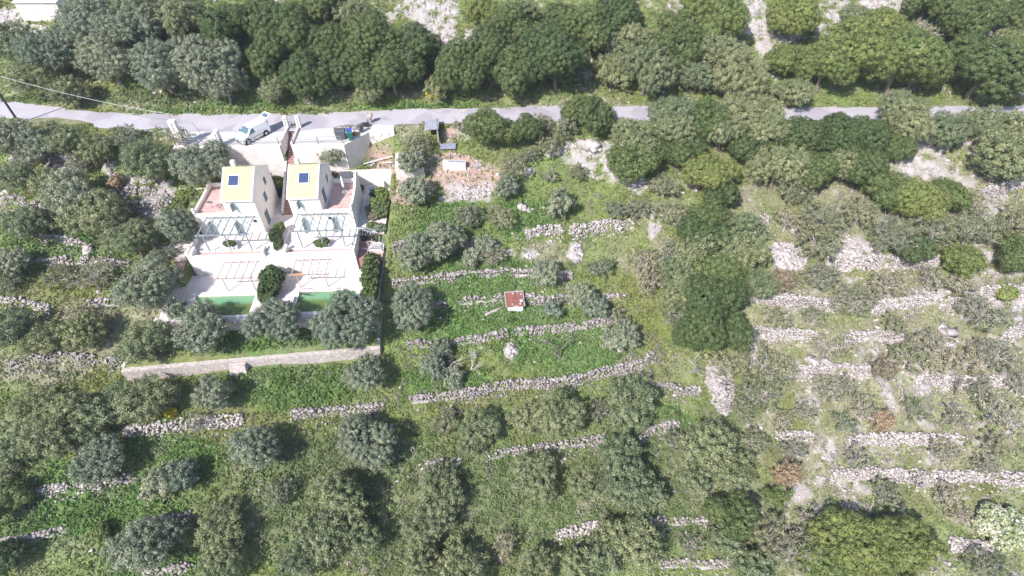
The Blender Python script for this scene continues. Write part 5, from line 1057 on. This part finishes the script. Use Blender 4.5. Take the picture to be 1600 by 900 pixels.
bush(.05,-3.3,-8.3,1.35,'hedge','tall dark green bush between the two pools',1,1.3,1.25); bush(-.2,-5.0,-8.3,.9,'hedge','lower leafy bush below the tall one between the pools')
for i, (v, R) in enumerate(((-.9,.95),(-2.5,1.0),(-4.1,1.0),(-5.7,.9))): bush(10.9+.08*i,v,-8.3,R,'hedge','clipped hedge block at the right deck edge, '+['topmost','second from top','third from top','lowest'][i],.95,1.1,1.35,'hedge')
bush(-5.3,1.1,-5.8,.55,'hedge','potted palm-like plant under the left villa pergola',1.2,.9,.9); bush(5.1,1.0,-5.8,.6,'hedge','dark potted plant under the right villa pergola',1.4,.9,.9); 
for u, lab in ((-5.3,'white trough holding the plant under the left pergola'),(5.1,'white trough holding the plant under the right pergola')): lone(LB().box(u-.9,u+.9,.75,1.05,-5.79,-5.35), 'plant_trough', M['cloth'], (u,.9,-5.8), lab, 'trough')
bush(-2.0,11.3,-5.0,.8,'bush','fresh green bush in a box behind the left villa',1.1,.9,1.2); lone(LB().box(-3.0,-1.05,10.6,12.0,-5.9,-4.6), 'raised_bed', M['dark'], (-2,11.3,-5), 'dark edged raised bed behind the left villa', 'planter')
for u, v, z, R, mk, lab in ((11.0,9.6,-5.9,.9,'bush','green bush against the plot boundary, upper one'),(10.9,8.0,-5.9,1.0,'bush','dense green bush beside the shaded side path'),(9.9,7.2,-5.9,.6,'grey','grey shrub on the shaded side path'),(11.3,6.6,-5.9,1.05,'hedge','dark tall bush against the plot boundary'),
                            (10.4,5.9,-5.9,.7,'russet','reddish shrub in the bed right of the second villa'),(10.5,4.1,-6.3,.6,'carob','bright yellow-green bush above the dark posts'),(11.5,3.6,-6.4,.7,'olive','grey bush beside the dark posts'),(10.0,3.6,-6.4,.5,'olive','small grey bush behind the dark posts'),
                            (-12.3,9.2,-4.9,.9,'bush','bright shrub in the bed left of the first villa, upper one'),(-12.9,7.9,-5.3,.9,'carob','yellow flowering shrub left of the first villa'),(-11.6,8.6,-5.0,.6,'grey','grey shrub beside the left villa wall'),(-13.9,6.9,-5.6,.9,'bush','bright green shrub above the dark round olive'),
                            (4.7,13.0,-4.6,.5,'russet','brown shrub behind the right villa roof'),(-10.3,7.2,-5.5,.8,'grey','dim grey shrub against the left villa side wall'),(8.0,11.4,-5.8,.5,'hedge','dark plant in the shaded yard behind the second villa')):
    bush(u, v, z, R, mk, lab, 1, 1, 1)
# boards on the grass beside the parking
b = MB(); b.bar((-2.2,-.9,.05),(2.2,.9,.35),.14,.05); o = b.build('white_board', M['cloth']); p, t = hit(597,252); o.location = (p[0], p[1], float(terr(p[0],p[1]))+.15); tag(o, 'long white plank lying across the back garden grass', 'plank')
b = MB(); b.bar((-.7,0,.05),(.7,.02,.1),.2,.05); o = b.build('short_board', M['cloth']); p, t = hit(607,256); o.location = (p[0], p[1], float(terr(p[0],p[1]))+.12); tag(o, 'short white board near the plot corner', 'plank')

# ================================================================= THINGS IN THE PLOT
def ground_at(px, py): p, t = hit(px, py); return (p[0], p[1], float(terr(p[0], p[1])))
# rusty-roofed hut
gx, gy, gz = ground_at(804,487); root = empty('tin_hut', (gx, gy+.9, gz), .1, 'small tin hut with rusty red roof weighted by stones', 'hut')
MB().box(-.9,.9,-.85,.85,-.4,.95).build('wall', M['corrug'], root); MB().box(-.85,.85,-.9,-.852,-.1,.8).build('front_sheet', M['cloth'], root)
rf = MB(); rf.slab([(-1.05,-1.0),(1.05,-1.0),(1.05,1.05),(-1.05,1.05)], [.9,.9,1.15,1.15], [.95,.95,1.2,1.2])
rr = rf.build('roof', M['rust'], root); MB().slab([(-1.08,-1.03),(-.98,-1.03),(-.98,1.08),(-1.08,1.08)], [.93,.93,1.19,1.19], [.97,.97,1.23,1.23]).slab([(.98,-1.03),(1.08,-1.03),(1.08,1.08),(.98,1.08)], [.93,.93,1.19,1.19], [.97,.97,1.23,1.23]).slab([(-1.0,1.0),(1.0,1.0),(1.0,1.09),(-1.0,1.09)], [1.17]*4, [1.23]*4).slab([(-.25,-1.04),(.35,-1.04),(.35,-.92),(-.25,-.92)], [.94]*4, [.975]*4).build('roof_edge', M['palestone'], rr)
for i, (x, y, s) in enumerate(((-.15,.78,.2),(.8,-.25,.22),(.65,-.62,.2),(.75,.7,.14),(-.2,-.7,.12),(.35,.85,.1))):
    r = np.random.default_rng(i+90); o = link('roof_stone', stones_mesh('roof_stone', [[0,0,0]], [s*1.3], r), M['palestone'], None); o.location = (gx+x, gy+.9+y, gz+1.08+.12*y+.05); tag(o, 'white stone weighing down the rusty hut roof, '+['top middle','right middle','lower right','upper right','lower left','upper edge'][i], 'stone', 'stones on the hut roof')
b = MB(); b.tube([(-.9,-.55,.12),(-.2,-.1,.2),(.5,.35,.25)], [.16,.13,.08], 7); b.tube([(-.2,-.1,.2),(.35,-.0,.3),(.9,.45,.35)], [.1,.09,.05], 6); o = b.build('fallen_log', M['greybark']); o.location = ground_at(771,488); tag(o, 'pale forked log on grass below the hut', 'log')
# sheet screen standing on edge near the road corner
gx, gy, gz = ground_at(684,212); root = empty('sheet_screen', (gx, gy, gz), -1.45, 'grey corrugated sheet screen standing near the road', 'screen')
MB().box(-1.6,1.6,-.04,.04,0,1.5).build('sheet', M['corrug'], root)
fr = MB(); [fr.bar((x,.08,0),(x,.08,1.55),.09) for x in (-1.6,-.5,.6,1.6)]; fr.build('post', M['planks'], root)
gx, gy, gz = ground_at(676,207); root = empty('low_shelter', (gx, gy, gz), .05, 'pale sheet roof of a low shelter near the road', 'shelter'); MB().slab([(-.9,-1.3),(.9,-1.3),(.9,1.3),(-.9,1.3)], [1.0,1.2,1.2,1.0], [1.06,1.26,1.26,1.06]).build('roof', M['corrug'], root)
for x in (-.8, .8):
    for y in (-1.2, 1.2): MB().bar((x,y,-.2),(x,y,1.02),.09).build('post', M['planks'], root)
# white slab and concrete trough
p = [hit(x, y)[0] for x, y in ((618,236),(632,236),(662,260),(617,262))]; zt_ = max(q[2] for q in p)-0.1; p = [at(x, y, zt_) for x, y in ((618,236),(632,236),(662,262),(617,264))]; b = MB(); b.prism([(q[0],q[1]) for q in p], zt_-1.8, zt_); o = b.build('concrete_slab', M['concrete'], None, (p[0][0],p[0][1],zt_)); o.location = (p[0][0],p[0][1],zt_); tag(o, 'white broken concrete slab at the plot corner', 'slab')
gx, gy, gz = ground_at(716,262); root = empty('concrete_trough', (gx, gy, gz), -.05, 'pale concrete water trough above the red soil', 'trough')
b = MB(); b.box(-1.9,1.0,-.35,.35,-.4,.9); b.build('box', M['concrete'], root, bevel=.02); MB().box(-1.2,.9,-.22,.22,.82,.903).build('basin', M['corrug'], root)
gx, gy, gz = ground_at(747,260); b = MB(); b.box(-.45,.45,-.35,.35,-.2,.35); o = b.build('stone_block', M['palestone'], bevel=.05); o.location = (gx, gy, gz); o.rotation_euler = (0.1,0,.3); tag(o, 'white stone block right of the concrete trough', 'block')
gx, gy, gz = ground_at(700,232); b = MB(); b.slab([(-1.0,-.4),(1.0,-.4),(1.0,.4),(-1.0,.4)], [0,.1,.4,.3], [.05,.15,.45,.35]); o = b.build('tarpaulin', M['tarp']); o.location = (gx, gy, gz+.1); tag(o, 'tarpaulin tinted like bluish shade near the sheet screen', 'tarpaulin')
# ================================================================= ALONG THE ROAD
gx, gy, gz = ground_at(32,195); root = empty('utility_pole', (gx, gy, gz), 0, 'tall dark wooden utility pole beside the road', 'utility pole')
Pt = at(2,146,0); 
top = 3.9
b = MB(); b.tube([(0,0,-.3),(0.0,0,3.8),(0.0,0,7.2)], [.15,.13,.1], 10); b.build('pole', M['wood'], root); MB().bar((-.5,0,6.9),(.5,0,6.9),.1).build('crossarm', M['wood'], root)
for x in (-.4, .4): MB().tube([(x,0,6.95),(x,0,7.12)], .05, 8).build('insulator', M['cloth'], root)
a0 = np.array([gx, gy, gz+7.1]); 
e1 = at(264,178,2.2); b = MB(); pts = []
for i in range(25):
    f = i/24; p = a0*(1-f)+e1*f; p[2] -= 4*0.5*f*(1-f); pts.append(p-a0)
b.tube(pts, .018, 5); o = b.build('overhead_cable', M['cloth']); o.location = a0; tag(o, 'thin pale cable sagging from the utility pole to the tallest pier', 'cable')
e2 = np.array(W(-13.1,14.1,2.6)); b = MB(); b.tube([(0,0,0), e1-e2], .025, 5); o = b.build('service_wire', M['dark']); o.location = e2; tag(o, 'thin dark wire rising from the tallest pier', 'wire')
# stone house at the top left corner
def house_top():
    c = hit(74,34)[0]; root = empty('stone_house', (c[0], c[1], 4.5), .0, 'pale roofless stone building at the top left corner', 'house')
    z0 = float(terr(c[0], c[1]))
    root.location = (c[0], c[1]+2.6, z0)
    MB().box(-3.4,2.6,-2.5,3.5,-2,2.6).build('wall', M['stonewhite'], root); MB().box(2.6,4.6,-1.2,3.5,-2,2.1).build('side_wall', M['plaster'], root)
    MB().slab([(-3.6,-2.7),(2.8,-2.7),(2.8,3.7),(-3.6,3.7)], [2.6,2.6,3.4,3.4], [2.68,2.68,3.5,3.5]).build('roof', M['concrete'], root)
    MB().box(2.61,2.66,-2.2,-1.3,0,2.0).build('door', M['step'], root)
    MB().slab([(1.5,2.2),(7.0,2.2),(7.0,5.2),(1.5,5.2)], [3.6]*4, [3.72]*4).build('sheet_roof', M['cloth'], root)
house_top()
for o in list(bpy.data.objects):
    if '_o' in o.keys(): del o['_o']

for o in list(bpy.data.objects):
    if 'category' in o.keys() and 'kind' not in o.keys(): o['kind'] = 'thing'
